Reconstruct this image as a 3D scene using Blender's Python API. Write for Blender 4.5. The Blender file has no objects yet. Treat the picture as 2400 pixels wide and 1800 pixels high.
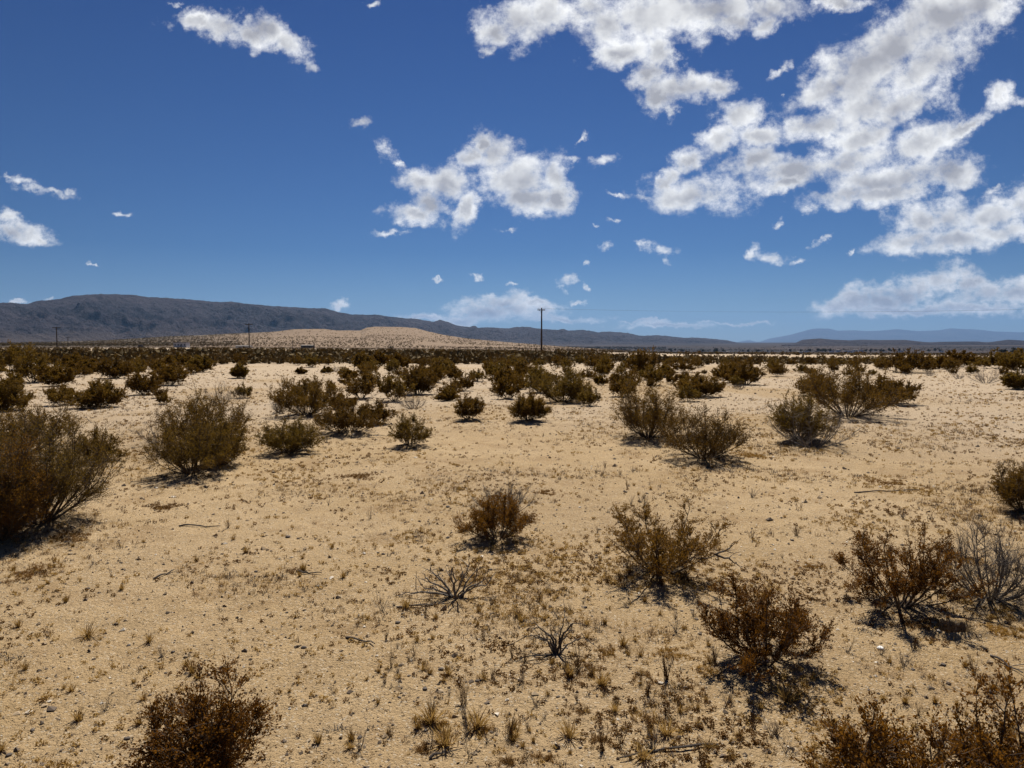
import bpy, math, random
import numpy as np
R_ = math.radians
S = bpy.context.scene
COL = S.collection

# ------------------------------------------------------------------ camera, sky, sun
F = 1733.0            # focal length in photograph pixels (photo 2400 x 1800)
Y0 = 806.0            # true horizon row
H = 2.0
K = 2400.0 / 2212.0
TH = math.atan((900 - Y0) / F)
cam_d = bpy.data.cameras.new("camera")
cam_d.sensor_width = 36
cam_d.lens = 36 * F / 2400
cam_d.clip_start = 0.05
cam_d.clip_end = 200000
cam = bpy.data.objects.new("camera", cam_d)
COL.objects.link(cam)
cam.location = (0, 0, H)
cam.rotation_euler = (math.pi / 2 - TH, 0, 0)
S.camera = cam
SUN_EL, SUN_AZ = 54.0, 5.0
sd = bpy.data.lights.new("sun", "SUN")
sd.energy = 4.8
sd.angle = R_(0.53)
sd.color = (1.0, 0.94, 0.84)
so = bpy.data.objects.new("sun", sd)
COL.objects.link(so)
so.rotation_euler = (R_(-(90 - SUN_EL)), 0, R_(-SUN_AZ))
S.view_settings.view_transform = 'Standard'
S.view_settings.look = 'None'
S.view_settings.exposure = 0.52
S.view_settings.gamma = 1.0
cy = S.cycles
cy.max_bounces = 6
cy.diffuse_bounces = 3
cy.transmission_bounces = 3
cy.transparent_max_bounces = 8
cy.volume_bounces = 1
cy.use_denoising = True
cy.sample_clamp_indirect = 4
cy.caustics_reflective = False
cy.caustics_refractive = False

def raydir(px, py):
    x, y, z = px - 1200, F, -(py - 900)
    c, s = math.cos(TH), math.sin(TH)
    return x, y * c + z * s, -y * s + z * c

class NT:
    """tiny helper to chain shader nodes"""
    def __init__(self, tree):
        self.t = tree; tree.nodes.clear()
    def n(self, typ, **kw):
        nd = self.t.nodes.new(typ)
        for k, v in kw.items():
            setattr(nd, k, v)
        return nd
    def put(self, sock, v):
        if hasattr(v, 'links') or isinstance(v, bpy.types.NodeSocket):
            self.t.links.new(v, sock)
        else:
            sock.default_value = v
    def math(self, op, a, b=None, c=None, clamp=False):
        nd = self.n('ShaderNodeMath', operation=op, use_clamp=clamp)
        self.put(nd.inputs[0], a)
        if b is not None: self.put(nd.inputs[1], b)
        if c is not None: self.put(nd.inputs[2], c)
        return nd.outputs[0]
    def vmath(self, op, a, b=None, scale=None):
        nd = self.n('ShaderNodeVectorMath', operation=op)
        self.put(nd.inputs[0], a)
        if b is not None: self.put(nd.inputs[1], b)
        if scale is not None: self.put(nd.inputs['Scale'], scale)
        return nd.outputs['Value'] if op in ('LENGTH', 'DOT_PRODUCT', 'DISTANCE') else nd.outputs[0]
    def noise(self, vec, scale, detail=4, rough=.55, dist=0, lac=2.0, color=False):
        nd = self.n('ShaderNodeTexNoise')
        if vec is not None: self.put(nd.inputs['Vector'], vec)
        nd.inputs['Scale'].default_value = scale
        nd.inputs['Detail'].default_value = detail
        nd.inputs['Roughness'].default_value = rough
        nd.inputs['Lacunarity'].default_value = lac
        nd.inputs['Distortion'].default_value = dist
        return nd.outputs['Color' if color else 'Fac']
    def voro(self, vec, scale, out='Distance', rnd=1.0):
        nd = self.n('ShaderNodeTexVoronoi')
        if vec is not None: self.put(nd.inputs['Vector'], vec)
        nd.inputs['Scale'].default_value = scale
        nd.inputs['Randomness'].default_value = rnd
        return nd.outputs[out]
    def mrange(self, v, a, b, c=0.0, d=1.0, smooth=True):
        nd = self.n('ShaderNodeMapRange')
        nd.interpolation_type = 'SMOOTHSTEP' if smooth else 'LINEAR'
        self.put(nd.inputs[0], v)
        for i, q in enumerate((a, b, c, d)): self.put(nd.inputs[i + 1], q)
        return nd.outputs[0]
    def mix(self, f, a, b, blend='MIX'):
        nd = self.n('ShaderNodeMix', data_type='RGBA', blend_type=blend)
        self.put(nd.inputs[0], f)
        for i, q in ((6, a), (7, b)):
            if isinstance(q, tuple) and len(q) == 3: q = (*q, 1)
            self.put(nd.inputs[i], q)
        return nd.outputs[2]

# clouds: one soft ellipse each, given in 2212-wide picture units (x, y, rx, ry, tilt in degrees), turned into sky directions
CLOUDS = [
 (425,46,62,20,12),(485,62,66,28,14),(548,74,58,30,12),(575,62,52,36,18),(618,92,46,28,28),(395,42,26,10,5),
 (668,142,20,17,0),(775,264,28,14,0),(834,325,22,26,-20),(860,345,22,8,20),
 (905,388,46,32,-15),(965,402,62,44,0),(1040,318,26,34,15),(1062,345,44,48,0),(1012,345,34,24,0),(1120,385,80,55,5),
 (1140,430,70,32,0),(1195,380,38,50,0),(1200,428,40,34,0),(1005,448,26,44,20),(888,470,64,24,4),(838,508,40,7,0),(925,440,40,40,0),
 (1252,300,9,18,25),(1315,342,46,13,-12),(1232,340,20,10,0),
 (1118,48,76,50,-10),(1080,72,46,32,0),(1180,25,50,48,0),(1062,110,22,12,0),
 (1310,55,66,58,20),(1275,20,60,40,0),(1410,35,110,60,0),(1540,15,130,42,0),(1660,18,90,34,0),(1580,42,70,26,0),(1655,48,46,22,-15),
 (1350,112,72,30,-5),(1425,112,32,44,10),(1405,155,40,32,20),(1480,190,90,30,-10),(1545,188,42,26,0),(1420,205,30,32,0),(1452,240,16,20,0),
 (1815,8,50,16,0),
 (2120,-10,110,70,-40),(2040,45,120,80,-35),(1950,90,130,66,-38),(1870,150,130,66,-30),(1990,150,120,60,-35),(1800,190,110,34,-25),
 (1860,235,140,46,-22),(1960,225,90,40,-20),(1760,275,110,34,-15),(1850,300,90,34,-15),(1600,250,56,38,-10),(1550,300,58,28,-25),(1650,300,60,30,0),(1480,345,30,30,-50),
 (1490,418,104,38,3),(1395,422,54,10,3),(1330,420,30,7,8),(1440,385,36,22,-40),
 (1640,350,60,28,-5),(1720,370,100,32,-10),(1850,340,120,40,-15),(1980,310,120,36,-22),(2080,275,60,18,-32),
 (1940,378,170,36,-8),(2060,370,66,36,0),(1830,420,110,26,-8),(1900,410,130,26,-6),(1755,450,22,22,-20),(1700,400,55,18,-15),
 (1590,470,0.1,0.1,0),
 (2152,205,34,28,-15),(2200,214,30,12,0),(2155,408,34,10,-12),
 (1990,475,62,42,0),(2060,470,70,44,0),(2150,462,90,44,-8),(2215,440,50,46,0),(1970,520,84,26,-8),(2060,520,120,26,-6),(2160,500,90,26,-6),(1925,545,30,12,0),
 (1800,665,50,22,0),(1850,655,58,26,0),(1905,652,60,30,0),(1960,640,50,34,0),(1995,625,40,36,0),(2040,608,44,36,0),(2068,585,28,24,0),(2098,610,36,28,0),
 (2130,635,70,28,0),(2200,630,70,32,-5),(1960,672,200,14,0),(2120,665,150,16,0),
 (1300,540,15,12,0),(1400,530,18,16,0),(1432,540,32,14,0),(1440,562,12,18,0),(1628,558,12,26,5),(1662,562,38,14,0),(1730,566,20,7,-8),
 (1678,488,20,10,-40),(1778,520,22,7,-35),(1836,547,10,6,-40),(1278,488,9,5,0),(1320,476,17,5,0),(1092,497,24,6,-5),
 (1222,608,26,12,-10),(1212,622,12,14,0),(1267,618,8,8,0),(1026,602,16,6,0),(1105,613,18,4,0),(950,608,12,5,0),(1270,570,8,6,0),
 (1085,648,62,20,-5),(1050,672,64,24,0),(1110,665,60,26,0),(1160,650,40,12,0),(1175,668,44,24,0),(1215,688,90,9,0),(1000,695,50,12,0),(925,684,60,8,0),
 (738,661,18,13,-10),(1245,650,16,6,0),(1440,703,100,7,0),(1600,694,80,4,0),(1390,695,60,4,0),
 (52,392,50,11,12),(75,408,44,13,0),(125,415,48,9,10),(158,412,18,8,0),(20,382,24,6,0),
 (15,465,30,12,0),(28,500,58,22,5),(75,515,44,13,15),(45,650,16,4,0),(112,646,12,4,0),(270,465,15,8,0),(205,568,10,3,10),
 (805,4,16,6,0),(380,4,14,7,0),(1690,205,10,7,0),(1690,150,26,12,-30),
]

def build_world():
    w = bpy.data.worlds.new("World")
    S.world = w
    w.use_nodes = True
    g = NT(w.node_tree)
    out = g.n('ShaderNodeOutputWorld')
    sky = g.n('ShaderNodeTexSky', sky_type='NISHITA')
    sky.sun_disc = False
    sky.sun_elevation = R_(SUN_EL)
    sky.sun_rotation = R_(SUN_AZ)
    sky.altitude = 1200
    sky.air_density = 1.0
    sky.dust_density = 0.2
    sky.ozone_density = 3.0
    tc = g.n('ShaderNodeTexCoord').outputs['Generated']
    sep = g.n('ShaderNodeSeparateXYZ')
    g.put(sep.inputs[0], tc)
    X, Y, Z = sep.outputs
    # dry, deep desert air: the model sky with its colour balance set by height over the horizon
    grade = g.mix(g.mrange(Z, 0.0, 0.12, 0, 1, False), (.255, .325, .42), (.108, .198, .325))
    grade = g.mix(g.mrange(Z, 0.12, 0.45, 0, 1, False), grade, (.048, .110, .24))
    sunv = (math.cos(R_(SUN_EL)) * math.sin(R_(SUN_AZ)), math.cos(R_(SUN_EL)) * math.cos(R_(SUN_AZ)), math.sin(R_(SUN_EL)))
    grade = g.vmath('SCALE', grade, scale=g.mrange(g.vmath('DOT_PRODUCT', tc, sunv), .35, .98, .68, 1.34, False))
    skyc = g.mix(1.0, sky.outputs[0], grade, 'MULTIPLY')
    Ys = g.math('MAXIMUM', Y, 0.05)
    u = g.math('DIVIDE', X, Ys)
    v = g.math('DIVIDE', Z, Ys)
    comb = g.n('ShaderNodeCombineXYZ')
    g.put(comb.inputs[0], u); g.put(comb.inputs[1], v)
    P = comb.outputs[0]
    # finer structure towards the horizon, where clouds are farther away
    warp = g.noise(P, 9, 4, .6, color=True)
    wv = g.vmath('SUBTRACT', warp, (0.5, 0.5, 0.5))
    wv = g.vmath('MULTIPLY', wv, (0.042, 0.030, 0))
    wf = g.vmath('MULTIPLY', g.vmath('SUBTRACT', g.noise(P, 55, 4, .65, color=True), (0.5, 0.5, 0.5)), (0.036, 0.022, 0))
    P2 = g.vmath('ADD', g.vmath('ADD', P, wv), wf)
    field = None
    Pb = P2
    for ci, (cx, cy_, rx, ry, ang) in enumerate(CLOUDS):
        if ci % 10 == 9:      # keeps the shader's evaluation order short of its stack limit
            cb = g.n('ShaderNodeCombineXYZ'); g.put(cb.inputs[2], field)
            Pb = g.vmath('MULTIPLY', g.vmath('ADD', P2, cb.outputs[0]), (1, 1, 0))
        dx, dy, dz = raydir(cx * K, cy_ * K)
        uu, vv = dx / dy, dz / dy
        mp = g.n('ShaderNodeMapping', vector_type='TEXTURE')
        mp.inputs['Location'].default_value = (uu, vv, 0)
        mp.inputs['Rotation'].default_value = (0, 0, R_(-ang))
        k = K / F * 1.16
        mp.inputs['Scale'].default_value = (max(rx * k, 1e-4), max(ry * k, 1e-4), 1)
        g.put(mp.inputs['Vector'], Pb)
        ln = g.vmath('LENGTH', mp.outputs[0])
        if rx * ry < 700 and cy_ < 640: ln = g.math('MULTIPLY_ADD', ln, 0.75, 0.42)
        field = ln if field is None else g.math('SMOOTH_MIN', field, ln, 0.13)
    mpn = g.n('ShaderNodeMapping', vector_type='POINT')
    mpn.inputs['Rotation'].default_value = (0, 0, R_(-14))
    mpn.inputs['Scale'].default_value = (1, 1.1, 1)
    pc = g.n('ShaderNodeCombineXYZ')
    g.put(pc.inputs[0], g.math('MULTIPLY', u, 1.3))
    g.put(pc.inputs[1], g.math('ADD', g.math('MULTIPLY', v, 0.9), g.math('MULTIPLY', g.math('SQRT', g.math('MAXIMUM', v, 0.0)), 0.45)))
    g.put(mpn.inputs['Vector'], pc.outputs[0])
    Pn = mpn.outputs[0]
    n1 = g.noise(Pn, 20, 10, .66)
    n2 = g.noise(g.vmath('ADD', Pn, (0.006, 0.034, 0)), 7.5, 4, .5)
    n2b = g.noise(Pn, 7.5, 4, .5)
    n3 = g.noise(P, 7, 3, .5)
    core = g.math('SUBTRACT', 1.0, field)
    nn = g.math('MULTIPLY', g.math('SUBTRACT', n1, 0.5), 2.5)
    nn3 = g.math('MULTIPLY', g.math('SUBTRACT', n3, 0.5), 0.8)
    dens = g.math('ADD', g.math('ADD', core, nn), nn3)
    alpha = g.mrange(dens, -0.16, 0.82)
    alpha = g.math('MULTIPLY', alpha, g.mrange(field, 1.6, 1.2))
    # brightness: thin edges glow, thick middles are grey, relief from the offset sample
    thick = g.mrange(g.math('ADD', g.math('ADD', core, g.math('MULTIPLY', nn, 0.10)), g.math('MULTIPLY', nn3, 0.7)), 0.22, 0.95)
    relief = g.math('MULTIPLY', g.math('SUBTRACT', n2b, n2), 1.5)
    b = g.math('SUBTRACT', 1.0, g.math('MULTIPLY', thick, 0.48))
    b = g.math('ADD', b, relief)
    b = g.math('ADD', b, g.math('MULTIPLY', nn, 0.045))
    b = g.math('MINIMUM', g.math('MAXIMUM', b, 0.42), 1.02)
    # clouds low over the horizon are seen through more air
    low = g.mrange(v, 0.0, 0.22, 0.93, 1.0)
    b = g.math('MULTIPLY', b, low)
    cc = g.mix(g.mrange(b, 0.35, 0.85), (0.93, 0.93, 1.0), (1.0, 1.0, 1.0))
    cs = g.vmath('SCALE', cc, scale=g.math('MULTIPLY', b, 7.2))
    alow = g.mrange(v, 0.0, 0.045, 0.5, 1.0)
    alpha = g.math('MULTIPLY', alpha, alow)
    final = g.mix(alpha, skyc, cs)
    bg1 = g.n('ShaderNodeBackground'); g.put(bg1.inputs[0], final); bg1.inputs[1].default_value = 0.1
    bg0 = g.n('ShaderNodeBackground'); g.put(bg0.inputs[0], skyc); bg0.inputs[1].default_value = 0.1
    inside = g.math('MULTIPLY', g.math('GREATER_THAN', Y, 0.45), g.math('GREATER_THAN', Z, 0.0))
    inside = g.math('MULTIPLY', inside, g.math('LESS_THAN', v, 0.62))
    mx = g.n('ShaderNodeMixShader')
    g.put(mx.inputs[0], inside); g.put(mx.inputs[1], bg0.outputs[0]); g.put(mx.inputs[2], bg1.outputs[0])
    g.put(out.inputs[0], mx.outputs[0])
    w.cycles.sampling_method = 'MANUAL'
    w.cycles.sample_map_resolution = 512
build_world()

# ------------------------------------------------------------------ numpy noise
def _hash(ix, iy, seed):
    h = (ix.astype(np.int64) * 374761393 + iy.astype(np.int64) * 668265263 + seed * 974711) & 0xffffffff
    h = ((h ^ (h >> 13)) * 1274126177) & 0xffffffff
    h = (h ^ (h >> 16)) & 0xffffffff
    return h.astype(np.float64) / 4294967295.0
def vnoise(x, y, seed=0):
    ix = np.floor(x); iy = np.floor(y)
    fx = x - ix; fy = y - iy
    fx = fx * fx * fx * (fx * (fx * 6 - 15) + 10); fy = fy * fy * fy * (fy * (fy * 6 - 15) + 10)
    a = _hash(ix, iy, seed); b = _hash(ix + 1, iy, seed); c = _hash(ix, iy + 1, seed); d = _hash(ix + 1, iy + 1, seed)
    return (a + (b - a) * fx) * (1 - fy) + (c + (d - c) * fx) * fy
def fbm(x, y, oct=4, seed=0, rough=.5):
    s = 0; amp = 1; tot = 0
    for o in range(oct):
        s = s + (vnoise(x * 2 ** o + 17.3 * o, y * 2 ** o - 9.1 * o, seed + o) - .5) * 2 * amp
        tot += amp; amp *= rough
    return s / tot
def ridged(x, y, oct=5, seed=0, rough=.52):
    s = 0; amp = 1; tot = 0
    for o in range(oct):
        n = 1 - np.abs(vnoise(x * 2 ** o + 7.3 * o, y * 2 ** o - 3.1 * o, seed + o) * 2 - 1)
        s = s + n * n * amp; tot += amp; amp *= rough
    return s / tot
def sstep(a, b, x):
    t = np.clip((x - a) / (b - a), 0, 1); return t * t * (3 - 2 * t)

# ------------------------------------------------------------------ terrain heights
KN_R = np.array([70, 150, 400, 800, 2500, 6000, 12000, 40000, 120000.])
KN_X = np.array([0, 600, 1200, 1600, 2400.])
KN_Y = np.array([
 [855.5, 829.1, 814.7, 811.5, 810, 807, 804, 803, 802.8],
 [855.5, 829.1, 815.5, 813.5, 812, 808, 804, 803, 802.8],
 [855.5, 830.2, 822, 820, 817, 812, 805, 803, 802.8],
 [855.5, 834, 829, 828.5, 826, 811, 804.5, 803, 802.8],
 [855.5, 836, 830, 828, 825.5, 809.5, 804.0, 801.5, 801.2]])
HOLE = None; MOUNDS = []
def far_z(px, R):
    t = 1.0 / R; kt = 1.0 / KN_R[::-1]
    cols = np.stack([np.interp(t, kt, KN_Y[i][::-1]) for i in range(5)], 0)
    pxc = np.clip(px, 0, 2400)
    res = np.zeros_like(R)
    for i in range(4):
        m = (pxc >= KN_X[i]) & (pxc <= KN_X[i + 1])
        f = (pxc - KN_X[i]) / (KN_X[i + 1] - KN_X[i])
        res = np.where(m, cols[i] * (1 - f) + cols[i + 1] * f, res)
    return H - (res - Y0) / F * R
def ter(x, y, fine=True):
    x = np.asarray(x, float); y = np.asarray(y, float)
    R = np.hypot(x, y) + 1e-6
    px = 1200 + F * x / np.where(y > .3 * R, y, .3 * R)
    z = np.where(R > 70, far_z(px, np.maximum(R, 70)), 0.0)
    z = z + 0.10 * fbm(x / 14, y / 14, 3, 5) * sstep(4, 20, R) * (1 - sstep(60, 140, R))
    z = z + 0.035 * fbm(x / 2.3, y / 2.3, 3, 9) * (1 - sstep(60, 120, R))
    if fine:
        z = z + 0.017 * fbm(x / .30, y / .30, 5, 21, .62) * (1 - sstep(15, 40, R))
    if MOUNDS:
        if x.size <= 64:
            M = np.array(MOUNDS)
            d2 = ((x[..., None] - M[:, 0]) ** 2 + (y[..., None] - M[:, 1]) ** 2) / (M[:, 2] ** 2)
            z = z + (M[:, 3] * np.exp(-d2 * 1.8)).sum(-1)
        else:
            for (mx, my, mr, mh) in MOUNDS:
                k = np.nonzero((np.abs(x - mx) < 2.2 * mr) & (np.abs(y - my) < 2.2 * mr))[0]
                if len(k):
                    d2 = ((x[k] - mx) ** 2 + (y[k] - my) ** 2) / (mr * mr)
                    z[k] += mh * np.exp(-d2 * 1.8)
    if HOLE is not None:
        hx, hy, ha, hb, hd = HOLE
        d = np.hypot((x - hx) / ha, (y - hy) / hb) + .25 * fbm(x * 9, y * 9, 3, 3)
        z = z - hd * (1 - sstep(.55, 1.0, d)) + 0.03 * np.exp(-((d - 1.25) / .3) ** 2)
    return z
def at(px, py):
    dx, dy, dz = raydir(px, py)
    zt = 0.0
    for _ in range(8):
        t = (zt - H) / dz if dz < -1e-6 else 1e5
        t = min(t, 2e5)
        zt = float(ter(np.array([dx * t]), np.array([dy * t]), False)[0])
    return dx * t, dy * t, zt
def atD(x, y): return at(x * K, y * K)
def at_many(px, py):
    """the same for whole arrays of picture points"""
    x, y, z = px - 1200, F, -(py - 900)
    c, s = math.cos(TH), math.sin(TH)
    dx, dy, dz = x, y * c + z * s, -y * s + z * c
    zt = np.zeros_like(px)
    for _ in range(8):
        t = (zt - H) / dz
        zt = ter(dx * t, dy * t, False)
    return dx * t, dy * t, zt

# ------------------------------------------------------------------ mesh helpers
def mk(name, V, Q=None, T=None, mat=None, parent=None, smooth=False, mi=None, mats=None, link=True):
    V = np.asarray(V, np.float32).reshape(-1, 3)
    Q = np.zeros((0, 4), int) if Q is None or len(Q) == 0 else np.asarray(Q, int).reshape(-1, 4)
    T = np.zeros((0, 3), int) if T is None or len(T) == 0 else np.asarray(T, int).reshape(-1, 3)
    me = bpy.data.meshes.new(name)
    me.vertices.add(len(V)); me.vertices.foreach_set('co', V.ravel())
    nl = Q.size + T.size
    me.loops.add(nl)
    me.loops.foreach_set('vertex_index', np.concatenate([Q.ravel(), T.ravel()]).astype(np.int32))
    nf = len(Q) + len(T)
    me.polygons.add(nf)
    st = np.concatenate([np.arange(len(Q)) * 4, Q.size + np.arange(len(T)) * 3]).astype(np.int32)
    tt = np.concatenate([np.full(len(Q), 4), np.full(len(T), 3)]).astype(np.int32)
    me.polygons.foreach_set('loop_start', st); me.polygons.foreach_set('loop_total', tt)
    for m in (mats or ([mat] if mat else [])): me.materials.append(m)
    if mi is not None: me.polygons.foreach_set('material_index', np.asarray(mi, np.int32))
    me.polygons.foreach_set('use_smooth', np.full(nf, smooth))
    me.update(calc_edges=True)
    ob = bpy.data.objects.new(name, me)
    if link: COL.objects.link(ob)
    if parent is not None: ob.parent = parent
    return ob
def tag(o, label=None, cat=None, group=None, kind=None):
    for k, v in (('label', label), ('category', cat), ('group', group), ('kind', kind)):
        if v: o[k] = v
    return o
def empty(name, loc=(0, 0, 0), rz=0.0):
    o = bpy.data.objects.new(name, None); COL.objects.link(o)
    o.empty_display_size = .2; o.location = loc; o.rotation_euler = (0, 0, rz); return o
def copy_tree(o, parent=None):
    c = o.copy(); COL.objects.link(c); c.parent = parent
    for ch in list(o.children): copy_tree(ch, c)
    return c

class MB:
    def __init__(s): s.V = []; s.Q = []; s.T = []; s.n = 0
    def add(s, V, Q=None, T=None):
        V = np.asarray(V, float).reshape(-1, 3)
        if Q is not None and len(Q): s.Q.append(np.asarray(Q, int).reshape(-1, 4) + s.n)
        if T is not None and len(T): s.T.append(np.asarray(T, int).reshape(-1, 3) + s.n)
        s.V.append(V); s.n += len(V)
    def box(s, c, d, rz=0):
        cx, cy_, cz = c; a, b, h = d[0] / 2, d[1] / 2, d[2] / 2
        p = np.array([[x, y, z] for z in (-h, h) for x, y in ((-a, -b), (a, -b), (a, b), (-a, b))])
        co, si = math.cos(rz), math.sin(rz)
        q = p.copy(); q[:, 0] = p[:, 0] * co - p[:, 1] * si; q[:, 1] = p[:, 0] * si + p[:, 1] * co
        s.add(q + np.array(c), [[3, 2, 1, 0], [4, 5, 6, 7], [0, 1, 5, 4], [1, 2, 6, 5], [2, 3, 7, 6], [3, 0, 4, 7]])
    def tube(s, P, r, k=4):
        P = np.asarray(P, float); n = len(P); r = np.broadcast_to(np.asarray(r, float), (n,))
        D = np.gradient(P, axis=0); D /= np.linalg.norm(D, axis=1)[:, None] + 1e-9
        ref = np.array([0.3, 0.5, 0.81]) if abs(D[:, 2]).mean() < .8 else np.array([1., .2, 0])
        A = np.cross(D, ref); A /= np.linalg.norm(A, axis=1)[:, None] + 1e-9
        B = np.cross(D, A)
        an = np.arange(k) * 2 * math.pi / k
        V = (P[:, None] + (A[:, None] * np.cos(an)[None, :, None] + B[:, None] * np.sin(an)[None, :, None]) * r[:, None, None])
        i = np.arange(n - 1)[:, None] * k; j = np.arange(k)[None]; j2 = (j + 1) % k
        s.add(V.reshape(-1, 3), np.stack([i + j, i + j2, i + k + j2, i + k + j], -1).reshape(-1, 4))
    def build(s, name, mat, parent=None, smooth=False, link=True):
        V = np.concatenate(s.V) if s.V else np.zeros((0, 3))
        return mk(name, V, np.concatenate(s.Q) if s.Q else None, np.concatenate(s.T) if s.T else None, mat, parent, smooth, link=link)

# ------------------------------------------------------------------ materials
def material(name, build):
    m = bpy.data.materials.new(name); m.use_nodes = True
    g = NT(m.node_tree)
    out = g.n('ShaderNodeOutputMaterial')
    build(g, out)
    return m
def princ(g, out, col, rough=.9, bump=None, bs=.3, bd=.01, spec=.2):
    p = g.n('ShaderNodeBsdfPrincipled')
    if isinstance(col, tuple) and len(col) == 3: col = (*col, 1)
    g.put(p.inputs['Base Color'], col); g.put(p.inputs['Roughness'], rough)
    p.inputs['Specular IOR Level'].default_value = spec
    if bump is not None:
        b = g.n('ShaderNodeBump'); b.inputs['Strength'].default_value = bs; b.inputs['Distance'].default_value = bd
        g.put(b.inputs['Height'], bump); g.put(p.inputs['Normal'], b.outputs[0])
    if out is not None: g.put(out.inputs[0], p.outputs[0])
    return p
def obj_co(g): return g.n('ShaderNodeTexCoord').outputs['Object']
def geo_pos(g): return g.n('ShaderNodeNewGeometry').outputs['Position']

def m_ground(g, out):
    P = geo_pos(g)
    pale = g.n('ShaderNodeAttribute', attribute_name='pale').outputs['Fac']
    ochre = g.n('ShaderNodeAttribute', attribute_name='ochre').outputs['Fac']
    scrub = g.n('ShaderNodeAttribute', attribute_name='scrub').outputs['Fac']
    duff = g.n('ShaderNodeAttribute', attribute_name='duff').outputs['Fac']
    nl = g.noise(P, .35, 5, .6)
    nm = g.noise(P, 3.0, 5, .6)
    nf = g.noise(P, 45, 4, .7)
    c = g.mix(g.mrange(nl, .3, .7), (.44, .305, .155), (.545, .395, .225))
    c = g.mix(g.mrange(nm, .35, .75, 0, .45), c, (.34, .24, .135))
    c = g.mix(g.mrange(g.noise(P, 1.1, 6, .70), .50, .66, 0, .7), c, (.33, .215, .105))
    c = g.mix(g.mrange(g.noise(P, .17, 5, .6), .48, .60, 0, .55), c, (.36, .25, .135))
    c = g.mix(g.math('MULTIPLY', pale, .68), c, g.mix(nm, (.46, .365, .265), (.53, .43, .325)))
    c = g.mix(g.math('MULTIPLY', ochre, g.mrange(nm, .3, .65, .25, .95)), c, (.33, .205, .07))
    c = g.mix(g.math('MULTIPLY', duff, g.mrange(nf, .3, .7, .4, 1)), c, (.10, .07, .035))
    c = g.mix(g.mrange(nf, .35, .7, 0, .30), c, (.25, .18, .10))
    # fine dark granules, several sizes
    for sc, r0, r1, amt, th in ((150, .25, .34, .8, .40), (80, .20, .30, .85, .34), (38, .16, .25, .8, .26), (17, .12, .21, .75, .22), (7, .09, .16, .7, .20), (3, .05, .10, .6, .25)):
        d = g.voro(P, sc)
        cr = g.n('ShaderNodeSeparateColor')
        g.put(cr.inputs[0], g.voro(P, sc, 'Color'))
        m = g.math('MULTIPLY', g.mrange(d, r1, r0), g.math('LESS_THAN', cr.outputs[0], th))
        c = g.mix(g.math('MULTIPLY', m, amt), c, (.10, .065, .04))
    d2 = g.voro(P, 90, 'Color'); s2 = g.n('ShaderNodeSeparateColor'); g.put(s2.inputs[0], d2)
    c = g.mix(g.math('MULTIPLY', g.math('GREATER_THAN', s2.outputs[1], .93), .5), c, (.62, .54, .42))
    # far plain: scattered dark scrub cover and dry fields
    sn = g.noise(P, .004, 6, .6)
    farc = g.mix(g.mrange(sn, .4, .6), (.075, .058, .042), (.14, .105, .078))
    farc = g.mix(g.mrange(g.vmath('LENGTH', P), 1200, 3000), farc, g.mix(g.mrange(g.noise(P, .0009, 5, .6), .42, .6), (.016, .014, .016), (.048, .034, .030)))
    c = g.mix(scrub, c, farc)
    bh = g.math('ADD', g.math('MULTIPLY', g.noise(P, 28, 8, .7), 1.0), g.math('MULTIPLY', g.mrange(g.voro(P, 60), 0, .4), .35))
    bh = g.math('ADD', bh, g.math('MULTIPLY', nf, .5))
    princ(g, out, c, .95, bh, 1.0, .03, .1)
M_ground = material('desert_sand', m_ground)

def leafmat(name, c1, c2, trans=.35, rough=.55, tint=None):
    def b(g, out):
        co = obj_co(g)
        oi = g.n('ShaderNodeObjectInfo').outputs['Random']
        n = g.noise(co, 9, 3, .6)
        n2 = g.noise(co, 90, 2, .5)
        f = g.math('ADD', g.math('MULTIPLY', n, .6), g.math('MULTIPLY', n2, .5))
        f = g.math('ADD', f, g.math('MULTIPLY', oi, .25))
        c = g.mix(g.mrange(f, .4, .95), c1, c2)
        if tint is not None: c = g.mix(g.mrange(oi, .3, 1.0, 0, .6), c, g.mix(g.mrange(f, .4, .95), tuple(.5 * q for q in tint), tint))
        p = princ(g, None, c, rough, spec=.08)
        t = g.n('ShaderNodeBsdfTranslucent'); g.put(t.inputs[0], c)
        mx = g.n('ShaderNodeMixShader'); mx.inputs[0].default_value = trans
        g.put(mx.inputs[1], p.outputs[0]); g.put(mx.inputs[2], t.outputs[0]); g.put(out.inputs[0], mx.outputs[0])
    return material(name, b)
M_leaf = leafmat('creosote_leaf', (.092, .037, .005), (.242, .106, .013), .5, tint=(.18, .105, .016))
M_leaf_olive = leafmat('creosote_leaf_olive', (.076, .040, .006), (.200, .109, .015), .5, tint=(.135, .094, .017))
M_stem = material('creosote_bark', lambda g, o: princ(g, o, g.mix(g.noise(obj_co(g), 40, 3), (.05, .036, .026), (.12, .09, .068)), .85))
M_grey = material('dry_grey_twig', lambda g, o: princ(g, o, g.mix(g.noise(obj_co(g), 25, 3), (.09, .078, .068), (.20, .175, .155)), .85))
M_dark = material('dead_dark_wood', lambda g, o: princ(g, o, g.mix(g.noise(obj_co(g), 30, 3), (.035, .028, .024), (.12, .10, .085)), .85))
M_straw = leafmat('straw', (.22, .125, .03), (.42, .27, .085), .35, .7)
M_ochre = leafmat('ochre_grass', (.22, .11, .02), (.40, .24, .055), .35, .7)
M_rust = leafmat('rusty_grass', (.12, .058, .015), (.25, .135, .04), .35, .7)
M_brown = leafmat('brown_stalk', (.13, .072, .028), (.24, .145, .062), .3, .8)
def m_scrub(g, out):
    P = geo_pos(g)
    princ(g, out, g.mix(g.noise(P, .35, 2), (.075, .050, .017), (.175, .120, .043)), .9)
M_scrub = material('far_scrub', m_scrub)
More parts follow.
